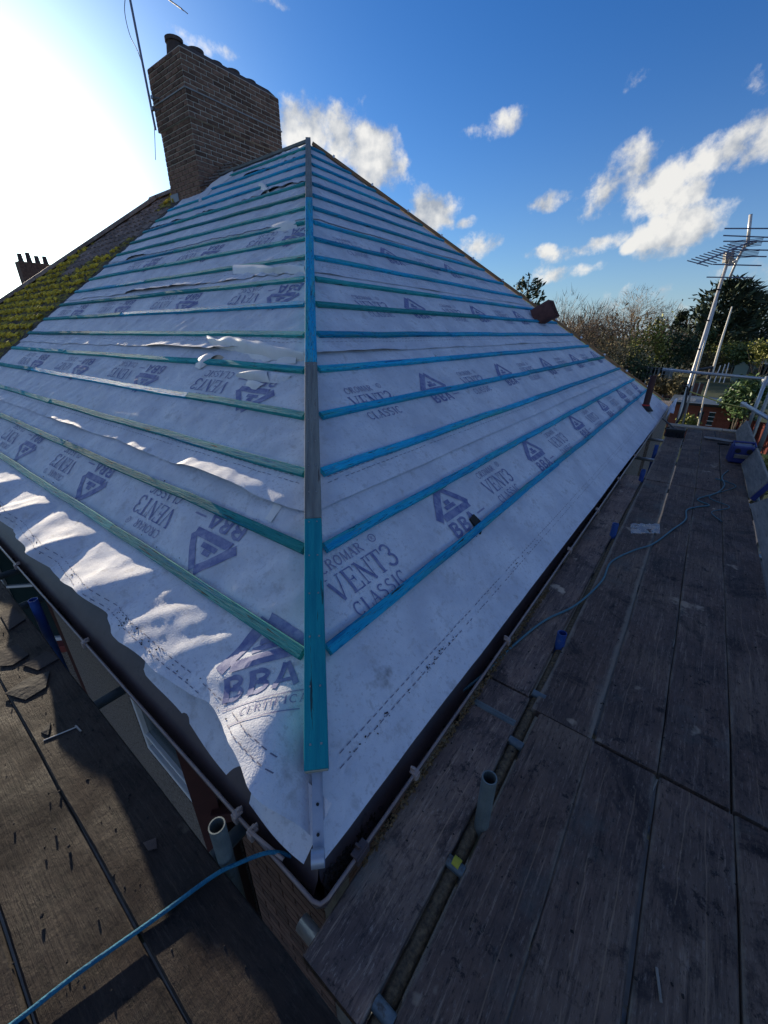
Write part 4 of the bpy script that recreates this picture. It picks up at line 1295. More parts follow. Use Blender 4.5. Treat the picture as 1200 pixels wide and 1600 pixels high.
# ledgers, transoms, standards
MB().tube([(-.241, -2.0, -.040), (-.246, 3.5, -.040), (-.246, 5.5, -.040)], .0235, 14).build('ledger', TUBEG, scaf, smooth=True)['label'] = 'mortar-crusted tube in the gap between boards'
MB().tube([(.80, -2.4, -.07), (.80, 9.3, -.07)], .0245, 12).build('ledger', TUBED, scaf, smooth=True)
MB().tube([(-8.2, .13, -.15), (-.3, .13, -.15)], .0245, 12).build('ledger', TUBED, scaf, smooth=True)
for y in (.32, .70, 1.23, 1.53, 2.9, 4.0, 5.3, 6.6, 8.0):
    MB().tube([(-.55, y, -.066), (.95, y, -.066)], .0243, 12).build('transom', GALV, scaf, smooth=True)
TUBEW = mat('weathered_blue_grey_tube', (.07, .10, .12), .55, metal=.3, var=(.13, .17, .19), scale=20, spots=((.07, .07, .065), 14, .58, .1))
for y, m in ((.32, TUBEW), (.70, TUBEW), (1.23, TUBEW), (1.53, TUBEW)):      # fittings peeping through the gap
    mb = MB(); mb.tube([(-.268, y, -.012), (-.208, y, -.014)], .0185, 14)
    mb.build('coupler', m, scaf, bevel=.003)
MB().tube([(-.250, .705, -.004), (-.226, .705, -.004)], .017, 10).build('coupler', mat('yellow_tag', (.35, .33, .03), .6), scaf)
for x in (-.92, -1.93, -3.18, -3.75, -5.2):
    MB().tube([(x, -.8, -.09), (x, .56, -.09)], .0243, 12).build('transom', TUBED, scaf, smooth=True)


def standard(x, y, top, m=GALV, r=.0245, bot=GZ, lean=(0, 0)):
    return MB().tube([(x, y, bot), (x + lean[0], y + lean[1], top)], r, 16, inner=.84).build('standard', m, scaf, smooth=False)


standard(-.222, .858, .25, TUBED)['label'] = 'dull green-grey tube stub standing in the board gap'
standard(-.822, .258, .205, TUBED)['label'] = 'grey-green tube stub by the left gutter'
standard(-2.84, .285, .10, TUBEB)['label'] = 'blue painted tube stub beside the left gutter'
for (y, t, m) in ((1.93, .06, TUBEB), (3.55, .09, TUBEB), (5.3, .11, TUBEB), (6.75, .10, TUBEB)):
    x = -.235 - .012 * (y > 3)
    standard(x - .02, y, t + .02, m)
for y in (2.0, 5.3, 8.95): standard(.92, y, 1.15 if y > 5.5 else .2, GALV)
# end guard rails
er = at(1035, 577, 1, 9.5); e2 = at(1215, 594, 1, 9.5)
MB().tube([er, e2], .0245, 14).build('guard_rail', GALV, scaf, smooth=True)
p0 = at(1160, 690, 1, 9.3); p1 = at(1199, 588, 1, 9.3)
MB().tube([p0, p1], .026, 14).build('guard_post', GALV, scaf, smooth=True)
q0 = at(1160, 630, 1, 8.6); q1 = at(1215, 662, 1, 7.0)
MB().tube([q0, q1], .026, 14).build('brace', GALV, scaf, smooth=True)
MB().tube([at(1182, 712, 1, 7.6), at(1222, 610, 1, 7.6)], .026, 14).build('guard_post', GALV, scaf, smooth=True)
cpl = MB(); c_ = at(1197, 596, 1, 9.4); cpl.box(c_, (.10, .08, .09), basis((1, .3, .2))); cpl.box(c_ + (.03, -.06, -.03), (.05, .06, .06)); cpl.box(at(1162, 632, 1, 8.9), (.07, .07, .07)); cpl.build('coupler', GALV, scaf, bevel=.008)
# toe boards on the outer edge, leaning outwards
ta = math.radians(66)
Rt = np.stack([np.array([0, 1., 0]), np.array([math.cos(ta), 0, math.sin(ta)]), np.array([math.sin(ta), 0, -math.cos(ta)])], 1)
o = board((.755, 7.22, .112), 3.86, .225, 0, 'toe_board', TOE, tilt=Rt); o['label'] = 'grey toe board on edge beside the blue tool box'
tb2 = math.radians(42)
Rt2 = np.stack([np.array([0, 1., 0]), np.array([math.cos(tb2), 0, math.sin(tb2)]), np.array([math.sin(tb2), 0, -math.cos(tb2)])], 1)
board((.80, 3.2, .06), 3.9, .225, 0, 'toe_board', TOE, tilt=Rt2)
MB().box((.768, 5.284, .113), (.012, .230, .046), np.stack([np.array([0, 1., 0]), Rt[:, 1], Rt[:, 2]], 1)).build('board_end_band', BLUEP, scaf)

# ------------------------------------------------------------------ loose things on the scaffold
def smooth_path(pts, n=8):
    pts = np.asarray(pts, float); P = np.vstack([2 * pts[0] - pts[1], pts, 2 * pts[-1] - pts[-2]]); out = []
    for i in range(1, len(P) - 2):
        for t in np.linspace(0, 1, n, endpoint=False):
            a, b, c, d = P[i - 1], P[i], P[i + 1], P[i + 2]
            out.append(.5 * (2 * b + (c - a) * t + (2 * a - 5 * b + 4 * c - d) * t * t + (3 * b - a - 3 * c + d) * t ** 3))
    out.append(P[-2]); return out


rp = [onboard(-40, 1640, .04), onboard(20, 1600, .04), onboard(120, 1522, .04), onboard(240, 1437, .041), onboard(330, 1371, .042), onboard(370, 1350, .05), (-.70, .345, .072), (-.64, .40, .02)]
tag(MB().tube(smooth_path(rp), .0062, 10).build('rope', BLUECORD, smooth=True), 'bright blue rope stretched over the left boards to the gutter', 'rope')
cb = [(-.56, 1.25, -.01), (-.500, 1.42, .02)] + [onboard(x, y, .008) for x, y in [(785, 1025), (800, 1010), (850, 970), (900, 945), (940, 908), (955, 878), (990, 860), (1020, 850), (1050, 828), (1071, 812), (1073, 797), (1090, 792), (1108, 789), (1090, 780), (1120, 770), (1132, 758), (1128, 745), (1138, 735)]]
tag(MB().tube(smooth_path(cb), .0065, 8).build('cable', CABLE, smooth=True), 'teal power cable snaking along the brown boards towards the tool box', 'cable')
cb2 = [onboard(x, y, .008) for x, y in [(1138, 752), (1118, 748), (1150, 760), (1108, 776), (1140, 792), (1112, 800), (1128, 815)]]
tag(MB().tube(smooth_path(cb2), .004, 6).build('cable', CABLE, smooth=True), 'thin dark tangled wire beside the blue tool box', 'cable')

tool = thing('tool_box', onboard(1152, 722), 'dark blue portable radio case with a carrying handle by the toe board', 'radio')
tb = np.array(tool.location); RT = np.array(Matrix.Rotation(math.radians(8), 3, 'Z'))


def L2(p): return tb + RT @ np.array(p)


MB().box(L2((0, 0, .12)), (.24, .20, .22), RT, taper=.92).build('case', BLUEP, tool, bevel=.018)
MB().box(L2((0, -.103, .10)), (.16, .012, .05), RT).build('front_panel', STEEL, tool, bevel=.004)
for q in (-.06, .06): MB().tube([L2((q, -.099, .17)), L2((q, -.110, .17))], .03, 16).build('speaker', BLACK, tool)
hd = MB()
for q in (-.11, .11): hd.tube([L2((q, -.08, .235)), L2((q, 0, .27)), L2((q, .08, .235))], .010, 8)
hd.tube([L2((-.11, 0, .268)), L2((.11, 0, .268))], .013, 8); hd.build('handle', BLUEP, tool)
MB().tube(smooth_path([L2((.12, .02, .20)), L2((.20, .04, .22)), L2((.21, .0, .14)), L2((.14, -.03, .08))]), .006, 6).build('lead', BLACK, tool)

br = thing('broom', onboard(1052, 684), 'black bristled broom head lying at the far end of the boards', 'broom')
b0 = np.array(br.location)
MB().box(b0 + (0, .1, .10), (.27, .07, .05), basis((1, .05, 0))).build('head', BLACK, br, bevel=.008)
bb = MB()
for i in range(160):
    p = b0 + np.array([rng.uniform(-.13, .13), .1 + rng.uniform(-.03, .03), .09]); bb.tube([p, p + (rng.normal() * .012, -.06 + rng.normal() * .015, -.085)], .004, 4)
bb.build('bristles', BLACK, br)['kind'] = 'stuff'
MB().tube([b0 + (0, .1, .12), b0 + (-.28, 1.5, .05)], .014, 8).build('handle', BLACK, br)

bar = thing('nail_gun', onboard(1120, 690), 'long grey steel bar with a black grip beside the blue tool box', 'tool')
c0 = np.array(bar.location)
MB().tube([c0 + (-.17, .05, .03), c0 + (.0, .0, .035), c0 + (.20, -.05, .03)], [.022, .026, .02], 10).build('barrel', STEEL, bar)
MB().tube([c0 + (.0, -.28, .03), c0 + (.14, -.30, .035)], .018, 10).build('grip', BLACK, bar)
MB().tube([c0 + (-.02, .05, .04), c0 + (-.05, .35, .09)], .008, 6).build('lever', BLACK, bar)

# brackets and cable clutter at the far corner
cl = MB()
cl.tube(smooth_path([at(1075, 605, 1, 9.6), at(1068, 640, 1, 9.5), at(1058, 660, 1, 9.4), at(1040, 670, 1, 9.2)]), .018, 8)
tag(cl.build('black_hose', BLACK, smooth=True), 'thick black hose hanging down beside the leaning aerial mast', 'hose')

# small bits: nails, sticks, scraps, film
for (a, b, r_, m, lab) in (((68, 1157), (122, 1135), .0028, STEEL, 'thin steel rod lying on the left boards'), ((1026, 1512), (1033, 1566), .0035, TOE, 'pale straight stick lying on the near right boards'),
                           ((118, 1134), (127, 1143), .004, STEEL, 'short bent nail on the left boards')):
    z_ = .034 if a[0] < 300 else .004
    tag(MB().tube([onboard(*a, z_), onboard(*b, z_)], r_, 6).build('rod' if m is STEEL else 'stick', m), lab, 'stick' if m is TOE else 'nail')


def scrap(px, lab, cat, m, z0=.033, name='slate_scrap', th=.003, lift=.004):
    P = [np.array(onboard(x, y, z0)) for x, y in px]
    ctr = np.mean(P, axis=0); mb = MB()
    n = len(P)
    top = [p + np.array([0, 0, th + lift * rng.random()]) for p in P]
    mb.add(np.array(P + top + [ctr + (0, 0, th + lift)]), [tuple(reversed(range(n)))] + [(i, (i + 1) % n, n + (i + 1) % n, n + i) for i in range(n)] + [(n + i, n + (i + 1) % n, 2 * n) for i in range(n)])
    return tag(mb.build(name, m), lab, cat)


scrap([(8, 1085), (40, 1062), (78, 1050), (72, 1075), (40, 1094)], 'larger dark slate fragment with a pointed end on the left boards', 'slate', SLATE)
scrap([(0, 1018), (28, 1008), (46, 1024), (20, 1040), (0, 1042)], 'dark felt scrap at the inner edge of the left boards', 'scrap', FELT)
scrap([(36, 1040), (74, 1018), (92, 1030), (60, 1048)], 'curled felt scrap behind the larger slate fragment', 'scrap', FELT)
scrap([(0, 960), (20, 950), (40, 968), (14, 985)], 'brown felt scrap farthest along the left boards', 'scrap', FELT)
scrap([(224, 1318), (244, 1310), (246, 1326), (232, 1330)], 'small grey mortar chip in the middle of the left boards', 'mortar', POT)
scrap([(64, 1145), (80, 1130), (76, 1150)], 'tiny slate chip beside the thin steel rod', 'slate', SLATE)
# sheet of clear plastic film
G = []
for i in range(12):
    row = []
    for j in range(8):
        q = np.array(onboard(985 + 46 * i / 11, 819 + 15 * j / 7, .003)); q[2] += .012 * abs(vn(i * .8, j * .8, 5)); row.append(q)
    G.append(row)
tag(MB().grid(G).build('plastic_film', FILM), 'crumpled clear plastic film lying flat on the right boards', 'plastic')
# chips on the right boards
lose = MB()
for i in range(260):
    x, y = rng.uniform(-.47, .69), abs(rng.normal()) * 2.6
    r_ = rng.uniform(.0015, .005)
    lose.box((x, y, .002), (r_ * 2, r_ * 1.3, r_), basis(rng.normal(size=3)), taper=.6)
for i in range(200):
    x, y = rng.uniform(-3.5, -.3), rng.uniform(-.5, .22); r_ = rng.uniform(.0015, .006)
    lose.box((x, y, .033), (r_ * 2, r_ * 1.3, r_), basis(rng.normal(size=3)), taper=.6)
tag(lose.build('grit', MUCK), 'scattered dark grit and mortar chips over the boards', 'debris', kind='stuff')


# broken tile caught behind the lowest right batten
s0, d0 = onface(RF, 742, 820)
bt_ = MB(); pts = [(s0 - .05, d0 - .07), (s0 + .05, d0 - .03), (s0 + .04, d0 + .06), (s0 - .03, d0 + .05)]
bt_.prism([RF.plain(a_, b_, .012) for a_, b_ in pts], RF.n * .012)
tag(bt_.build('tile_fragment', SLATE), 'dark broken tile fragment tucked behind the lowest blue batten', 'tile')

# stack of spare ridge tiles perched on the far hip
st = onface(RF, 848, 490, .12)
prev = None
for i in range(5):
    c0 = RF.plain(st[0] - .20 + i * .075, st[1] - .04, .16)
    G1 = [[(y_, .15 * math.cos(t), .06 * math.sin(t)) for t in np.linspace(-.15, math.pi + .15, 11)] for y_ in (-.17, .17)]
    G2 = [[(y_, .135 * math.cos(t), .044 * math.sin(t)) for t in np.linspace(math.pi + .15, -.15, 11)] for y_ in (-.17, .17)]
    mb = MB()
    ring = [[a_[j] for a_ in (G1[0], )] for j in range(11)]
    for y_i in (0, 1):
        mb.grid([G1[y_i], G2[y_i][::-1]])
    mb.grid(G1); mb.grid(G2)
    mb.quad(G1[0][0], G1[1][0], G2[1][-1], G2[0][-1]); mb.quad(G1[0][-1], G1[1][-1], G2[1][0], G2[0][0])
    o = mb.build('ridge_tile', RIDGE, None)
    o.location = c0; o.rotation_euler = (math.radians(90), math.radians(-30), math.radians(8))
    tag(o, 'dark red half-round ridge tile in the row perched on the far hip', 'ridge tile', 'ridge tiles stacked on the far hip')

# ------------------------------------------------------------------ aerials
ae = thing('television_aerial', (cx0, cy0 - .12, E[2] + 5.0), 'dark thin aerial mast strapped to the side of the tall chimney', 'aerial')
yA = cy0 - .13
m0, m1 = at(243, 203, 1, yA), at(203, -2, 1, yA)
mtop = m0 + (m1 - m0) * 1.25
MB().tube([m0, mtop], .02, 10).build('mast', ALUD, ae)
bkt = MB()
for py_ in (152, 170):
    q = at(239, py_, 1, yA); bkt.tube([q, q + (.10, .14, 0)], .012, 6); bkt.box(q, (.07, .05, .05))
bkt.build('bracket', STEEL, ae)
yb0 = mtop - (m1 - m0) * .04
yb1 = at(284, 14, 1, yA - .2)
MB().tube([yb0, yb1], .011, 6).build('boom', ALUD, ae)
dv = (yb1 - yb0) / np.linalg.norm(yb1 - yb0); sd = np.cross(dv, (0, 0, 1)); sd /= np.linalg.norm(sd)
el = MB()
for t in np.linspace(.25, 1, 12):
    p = yb0 + (yb1 - yb0) * t; el.tube([p - sd * .09 + (0, 0, -.02), p + sd * .09 + (0, 0, .02)], .006, 5)
el.build('elements', ALUD, ae)
cbp = [at(x, y, 1, yA + .01) for x, y in [(196, -10), (195, 20), (203, 55), (216, 82), (226, 115), (236, 160), (241, 200), (243, 250)]]
MB().tube(smooth_path(cbp), .006, 5).build('aerial_lead', BLACK, ae)

YM = 10.4
ra = thing('television_aerial', tuple(at(1052, 668, 1, YM)), 'tall silver aerial mast with two arrays beyond the end of the scaffold', 'aerial')
M0, M1 = at(1048, 690, 1, YM), at(1139, 402, 1, YM)
MB().tube([M0 + (M0 - M1) * .3, M0, M1], .027, 14).build('mast', ALU, ra, smooth=True)
MB().tube([at(1060, 672, 1, YM) + (.042, .03, 0), at(1090, 560, 1, YM) + (.04, .03, 0), at(1116, 470, 1, YM) + (.035, .03, 0)], .017, 8).build('sleeve_pole', ALU, ra, smooth=True)
ck = MB()
for (x, y) in ((1078, 581), (1090, 545), (1104, 500), (1122, 452), (1070, 603)): ck.tube([at(x - 4, y, 1, YM - .05), at(x + 5, y + 1, 1, YM - .05)], .014, 6)
ck.build('clamp', BLACK, ra)
cx_ = at(1138, 402, 1, YM)
jb = MB(); jb.box(cx_, (.13, .12, .16), basis((1, .4, .2))); jb.box(at(1143, 410, 1, YM - .1), (.09, .08, .1)); jb.build('head_clamp', STEEL, ra, bevel=.01)
# large array: boom with seven long rods
yB = YM - .15
bp = [at(1140, 434, 1, yB), at(1151, 408, 1, yB), at(1166, 380, 1, yB), at(1170, 365, 1, yB), at(1173, 337, 1, yB)]
MB().tube(bp[:3], .02, 8).build('boom', ALU, ra, smooth=True)
MB().tube([at(1168, 384, 1, yB), at(1173, 335, 1, yB)], .026, 10).build('upper_pole', ALU, ra, smooth=True)
MB().tube([at(1163, 386, 1, yB), at(1182, 377, 1, yB)], .020, 8).build('cross_arm', ALU, ra, smooth=True)
MB().tube(smooth_path([at(1145, 410, 1, yB), at(1153, 405, 1, yB), at(1158, 395, 1, yB), at(1164, 387, 1, yB)]), .018, 8).build('link_arm', ALU, ra, smooth=True)
for (xa, ya, xb, yb_) in ((1132, 357, 1206, 357), (1130, 368, 1206, 371), (1130, 377, 1206, 377), (1143, 390, 1206, 391), (1143, 400, 1198, 401), (1114, 413, 1190, 415), (1104, 433, 1177, 434)):
    MB().tube([at(xa, ya, 1, yB - .02), at(xb, yb_, 1, yB - .02)], .0105, 6).build('rod', ALUD, ra)
# small yagi pointing to the left with a mesh reflector
g0, g1 = at(1172, 378, 1, yB), at(1090, 412, 1, yB - 1.2)
MB().tube([g0, g1], .013, 6).build('yagi_boom', ALUD, ra)
dv = (g1 - g0) / np.linalg.norm(g1 - g0)
for i, t in enumerate(np.linspace(.25, 1, 11)):
    p = g0 + (g1 - g0) * t; w_ = .17
    MB().tube([p + (-w_ * .9, -.02, .055), p + (w_ * .9, .02, -.045)], .008, 5).build('element', ALUD, ra)
rf = MB()
for i in range(6):
    for sgn in (-1, 1):
        p = at(1150 + i * 0 + 10, 389, 1, yB - .02) + np.array([0, 0, sgn * (.03 + .02 * i)])
        rf.tube([p + (-.2, 0, 0), p + (.24, 0, 0)], .005, 4)
rf.build('reflector', ALUD, ra)

pl = thing('thin_pole', tuple(at(1096, 650, 1, 11.4)), 'thin white tapering pole clamped beside the aerial mast', 'pole')
MB().tube([at(1082, 705, 1, 11.4), at(1101, 618, 1, 11.4), at(1110, 588, 1, 11.4)], .016, 8).build('lower_tube', ALU, pl)
MB().tube([at(1112, 585, 1, 11.4), at(1128, 530, 1, 11.4), at(1144, 479, 1, 11.4)], [.026, .02, .012], 8).build('upper_tube', ALU, pl)
MB().tube([at(1076, 578, 1, 10.7), at(1095, 577, 1, 11.0), at(1111, 574, 1, 11.35)], .028, 8).build('clamp_arm', BLACK, pl)
MB().tube([at(1106, 592, 1, 11.38), at(1112, 572, 1, 11.38)], .032, 8).build('clamp', BLACK, pl)
tag(MB().tube([at(1078, 612, 1, 9.9), at(1130, 630, 1, 9.5), at(1182, 641, 1, 9.2)], .011, 6).build('safety_line', YEL), 'yellow line tied from the aerial mast across to the guard post', 'line')

# ------------------------------------------------------------------ gardens behind
def fence(p0, p1, h, n, m, label, pm=CONC, slats=0):
    p0 = np.array(p0, float); p1 = np.array(p1, float)
    f = thing('fence', tuple(p0), label, 'fence')
    d = (p1 - p0) / n; L_ = np.linalg.norm(d); R_ = basis(d)
    pan = None
    for i in range(n):
        c_ = p0 + d * (i + .5) + np.array([0, 0, h / 2])
        if slats:
            for j in range(slats):
                q = p0 + d * (i + (j + .5) / slats) + np.array([0, 0, h / 2 + .02 * (j % 2)])
                if pan is None: pan = MB().box((0, 0, 0), (L_ / slats - .012, .03, h)).build('slat', m, None, mesh_only=True)
                inst('slat', pan, f, q, R_.tolist())
        else:
            if pan is None:
                mb = MB(); mb.box((0, 0, 0), (L_ - .12, .03, h - .1))
                for z_ in (-h * .35, 0, h * .35): mb.box((0, -.025, z_), (L_ - .12, .03, .07))
                mb.box((0, 0, h / 2 - .03), (L_ - .12, .07, .05))
                pan = mb.build('panel', m, None, mesh_only=True)
            inst('panel', pan, f, c_, R_.tolist())
    post = MB().box((0, 0, 0), (.11, .11, h + .15)).build('post', pm, None, mesh_only=True, bevel=.01)
    for i in range(n + 1): inst('post', post, f, p0 + d * i + np.array([0, 0, h / 2 + .05]), R_.tolist())
    return f


fence((-20, 77, GZ), (9.5, 77, GZ), 1.95, 16, FENCEG, 'long grey panel fence with concrete posts below the trees')
fence((-10, 55.7, GZ), (8.5, 55.7, GZ), 1.8, 10, FENCEB, 'brown panel fence with concrete posts in front of the grey one')
fence((2.5, 33.5, GZ), (5.6, 31.5, GZ), 1.75, 2, FENCER, 'red stained upright slat fence right of the garden room', FENCER, 12)
fence((2.0, 100, GZ), (20, 97, GZ), 1.9, 10, FENCEG, 'distant grey fence behind the white garden posts')

# garden room
gr = thing('garden_room', (.8, 36.2, GZ), 'red-brown garden room with a flat grey sheet roof and glazed door', 'shed')
gx0, gx1, gy0, gy1 = -1.15, 2.2, 34.4, 38.2
hz = 2.25
MB().box(((gx0 + gx1) / 2, (gy0 + gy1) / 2, GZ + hz / 2), (gx1 - gx0, gy1 - gy0, hz)).build('wall', DARKW, gr)
nbo = 15
for i in range(nbo):
    me = MB().box((0, 0, 0), (gx1 - gx0, .03, hz / nbo - .012)).build('cladding_board', SHEDW, None, mesh_only=True) if i == 0 else me
    inst('cladding_board', me, gr, ((gx0 + gx1) / 2, gy0 - .018, GZ + hz * (i + .5) / nbo))
for i in range(nbo):
    me2 = MB().box((0, 0, 0), (.03, gy1 - gy0, hz / nbo - .012)).build('cladding_board', SHEDW, None, mesh_only=True) if i == 0 else me2
    inst('cladding_board', me2, gr, (gx1 + .018, (gy0 + gy1) / 2, GZ + hz * (i + .5) / nbo))
MB().box(((gx0 + gx1) / 2, (gy0 + gy1) / 2, GZ + hz + .07), (gx1 - gx0 + .4, gy1 - gy0 + .4, .10), basis((1, 0, -.012))).build('roof', SHEDR, gr, bevel=.01)
MB().box(((gx0 + gx1) / 2, gy0 - .21, GZ + hz + .045), (gx1 - gx0 + .42, .03, .16)).build('fascia', BLACK, gr)
MB().box((-.45, gy0 + 1.2, GZ + hz + .16), (1.0, 1.6, .04)).build('rooflight', FILM, gr)
for xd in (.55, 1.15):
    dr = MB().box((xd, gy0 - .05, GZ + 1.0), (.52, .05, 1.95)).build('door', SHEDW, gr)
    MB().box((xd, gy0 - .08, GZ + 1.45), (.30, .02, .85)).build('pane', GLASS, dr)
    fm_ = MB()
    for z_ in (1.03, 1.31, 1.59, 1.87): fm_.box((xd, gy0 - .09, GZ + z_), (.34, .02, .035))
    fm_.build('glazing_bar', UPVC if xd > 1 else DARKW, dr)

# low building and greenhouse far right
lbld = thing('low_building', (6.6, 125, GZ), 'low pale flat-roofed outbuilding among the hedges', 'outbuilding')
MB().box((8.6, 125, GZ + 3.4), (9.5, 5, 6.8)).build('wall', RENDER, lbld)
MB().box((8.6, 125, GZ + 7.0), (10.2, 5.8, .40)).build('roof', SHEDR, lbld)
gp = thing('garden_shed', (4.1, 84, GZ), 'small pale green pointed shed behind the grey fence', 'shed')
MB().prism([(3.6, 83, GZ), (5.2, 83, GZ), (5.2, 83, GZ + 2.2), (4.4, 83, GZ + 2.9), (3.6, 83, GZ + 2.2)], (0, 1.8, 0)).build('wall', mat('pale_green_paint', (.2, .26, .22), .8), gp)
for i, dx in enumerate((0, .55, 1.0)):
    tag(MB().box((1.7 + dx, 80, GZ + 1.2 + .1 * i), (.12, .12, 2.4 + .2 * i), basis((1, 0, .05 * (i - 1)))).build('garden_post', WHITEP), 'white garden post standing beyond the grey fence', 'post', 'white posts beyond the fence')


# ------------------------------------------------------------------ vegetation
def leaves(mb, ctr, n, rad, size, r, up=.3, elong=1.0, outward=None):
    c = np.asarray(ctr, float) + r.normal(size=(n, 3)) * np.asarray(rad)
    a = r.normal(size=(n, 3))
    if outward is not None: a = a * .5 + (np.asarray(outward))
    a /= np.linalg.norm(a, axis=1)[:, None]
    b = r.normal(size=(n, 3)); b[:, 2] *= up; b -= a * np.sum(a * b, 1)[:, None]; b /= np.linalg.norm(b, axis=1)[:, None]
    s = size * r.uniform(.6, 1.4, (n, 1))
    A = a * s * elong; B = b * s * .5
    V = np.stack([c - A * .5 - B * .2, c - B * .55, c + A * .6, c + B * .55], 1).reshape(-1, 3)
    mb.add(V, [(4 * i, 4 * i + 1, 4 * i + 2, 4 * i + 3) for i in range(n)])


def limbs(mb, base, h, r, spread, levels, rad, up=.5, nb=4, droop=0.):
    def rec(p, d, L_, ra, lv):
        q = p + d * L_
        mid = (p + q) / 2 + r.normal(size=3) * L_ * .06
        mb.tube([p, mid, q], [ra, ra * .8, ra * .55], 5 if lv > 1 else 3, cap=False)
        if lv <= 0: return
        for _ in range(nb):
            nd = d + r.normal(size=3) * spread; nd[2] += up * .25 - droop * (levels - lv) * .25
            nd /= np.linalg.norm(nd)
            st_ = p + (q - p) * r.uniform(.45, 1)
            rec(st_, nd, L_ * r.uniform(.5, .78), ra * .5, lv - 1)
    rec(np.asarray(base, float), np.array([r.normal() * .05, r.normal() * .05, 1.]), h, rad, levels)


FY = 1.45


def dep(p): return float(MW[:, 2] @ (np.asarray(p) - CAM))


def evergreen(px, py_top, y, wpx, label, m=LEAF_D, n=1500, size=.34, group=None, base=GZ, elong=1.3, tier=True, name='conifer'):
    y = y * FY if y >= 40 else y; size = size * 1.15
    top = at(px, py_top, 1, y); sc_ = dep(top) / 621 * 1.05
    W = wpx * sc_ / 2; hgt = top[2] - base
    r = np.random.default_rng(int(px * 7 + py_top))
    t = thing(name, (top[0], y, base), label, 'tree', group)
    MB().tube([(top[0], y, base), (top[0] + .1, y, base + hgt * .5), (top[0], y, top[2] - .4)], [.28, .18, .04], 7).build('trunk', BARK, t)
    mb = MB()
    nb = n // 22
    for i in range(nb):
        f = r.random() ** .85
        z = base + hgt * (.12 + .86 * f)
        prof_ = (1 - f) ** .62 * (.75 + .35 * math.sin(i * 2.399 * 3)) if tier else math.sqrt(max(.02, 1 - (2 * f - .8) ** 2 / 1.5))
        a = r.uniform(0, 2 * math.pi); rr = W * prof_ * r.uniform(.45, 1.08)
        d = np.array([math.cos(a), math.sin(a), .55]); d /= np.linalg.norm(d)
        c = np.array([top[0], y, z]) + d * rr * np.array([1, 1, .25])
        leaves(mb, c, 22, (W * .13, W * .13, W * .10), size, r, elong=elong, outward=d * 1.1)
    mb.build('crown', m, t)
    return t


def bare(px, py_top, y, wpx, label, m=TWIGS, levels=4, nb=4, group=None, spread=.5, droop=0., fine=900, name='bare_tree'):
    y = y * FY if y >= 40 else y
    top = at(px, py_top, 1, y); W = wpx * dep(top) / 621 * 1.0 / 2; hgt = top[2] - GZ
    r = np.random.default_rng(int(px * 13 + py_top))
    t = thing(name, (top[0], y, GZ), label, 'tree', group)
    tk = MB(); tk.tube([(top[0], y, GZ), (top[0] + .15, y, GZ + hgt * .38)], [.30, .2], 7); tk.build('trunk', BARK, t)
    mb = MB()
    for j in range(3):
        limbs(mb, (top[0] + r.normal() * .2, y + r.normal() * .2, GZ + hgt * .30), hgt * .30, r, spread, levels - 1, .10, .8, nb, droop)
    # fine twigs filling the crown
    n = fine
    u = r.normal(size=(n, 3)); u /= np.linalg.norm(u, axis=1)[:, None]; rad = r.random((n, 1)) ** .45
    c = np.array([top[0], y, GZ + hgt * .60]) + u * rad * np.array([W, W, hgt * .39])
    d = u * .6 + r.normal(size=(n, 3)) * .45 + np.array([0, 0, .55 - droop]); d /= np.linalg.norm(d, axis=1)[:, None]
    L_ = r.uniform(.5, 1.5, (n, 1)) * min(1.2, W * .5)
    s = np.cross(d, r.normal(size=(n, 3))); s /= np.linalg.norm(s, axis=1)[:, None]; s *= .034
    V = np.stack([c - s, c + s, c + d * L_], 1).reshape(-1, 3)
    mb.add(V, [(3 * i, 3 * i + 1, 3 * i + 2) for i in range(n)])
    mb.build('crown', m, t)
    return t


def bush(px, py, y, wpx, hpx, label, m, n=1400, size=.3, group=None, cat='bush', name='bush', clumps=26, base=None):
    y = y * FY if y >= 40 else y; size = size * (1.15 if y >= 40 else 1)
    c0 = at(px, py, 1, y); sx = wpx * dep(c0) / 621 * .92 / 2; sz = hpx * dep(c0) / 621 * .92 / 2
    base = GZ if base is None else base
    r = np.random.default_rng(int(px * 17 + py))
    t = thing(name, (c0[0], y, base), label, cat, group)
    st_ = MB()
    for j in range(6):
        e = c0 + np.array([r.normal() * sx * .5, r.normal() * sx * .4, r.uniform(-.2, .6) * sz]); st_.tube([(c0[0] + r.normal() * .1, y, base), (e + (c0[0], y, base)) / 2 + r.normal(size=3) * .1, e], [.07, .05, .02], 5)
    st_.build('stem', BARK, t)
    mb = MB()
    for i in range(clumps):
        u = r.normal(size=3); u /= np.linalg.norm(u); q = c0 + u * np.array([sx, sx * .8, sz]) * r.uniform(.45, 1.0)
        leaves(mb, q, n // clumps, (sx * .2, sx * .2, sz * .2), size, r, up=.6)
    mb.build('foliage', m, t)
    return t


evergreen(828, 425, 42, 62, 'dark feathery evergreen rising directly behind the far hip', LEAF_C, 1500, .40, tier=False)
bare(892, 452, 55, 60, 'small bare tree right of the feathery evergreen', fine=500)
bare(935, 470, 62, 70, 'brown bare tree left of the golden willow', fine=1800, levels=4)
bare(905, 492, 50, 70, 'low twiggy tree just right of the ridge tile stack', fine=1800, levels=3)
bare(965, 488, 60, 80, 'dense brown thicket tree in front of the golden willow', fine=2200, levels=3)
bare(1002, 446, 80, 84, 'golden rounded willow with drooping bare twigs', TWIGG, levels=5, fine=1500, droop=.35, name='willow')
bare(1048, 472, 78, 60, 'brown bare tree right of the golden willow', fine=1200)
bare(1082, 500, 74, 60, 'low brown bare tree behind the aerial mast', fine=1300, levels=3)
bush(1010, 548, 58, 62, 90, 'ivy-covered tree with yellow-green top in the middle of the gardens', LEAF_Y, 1800, .38, cat='tree', name='ivy_tree')
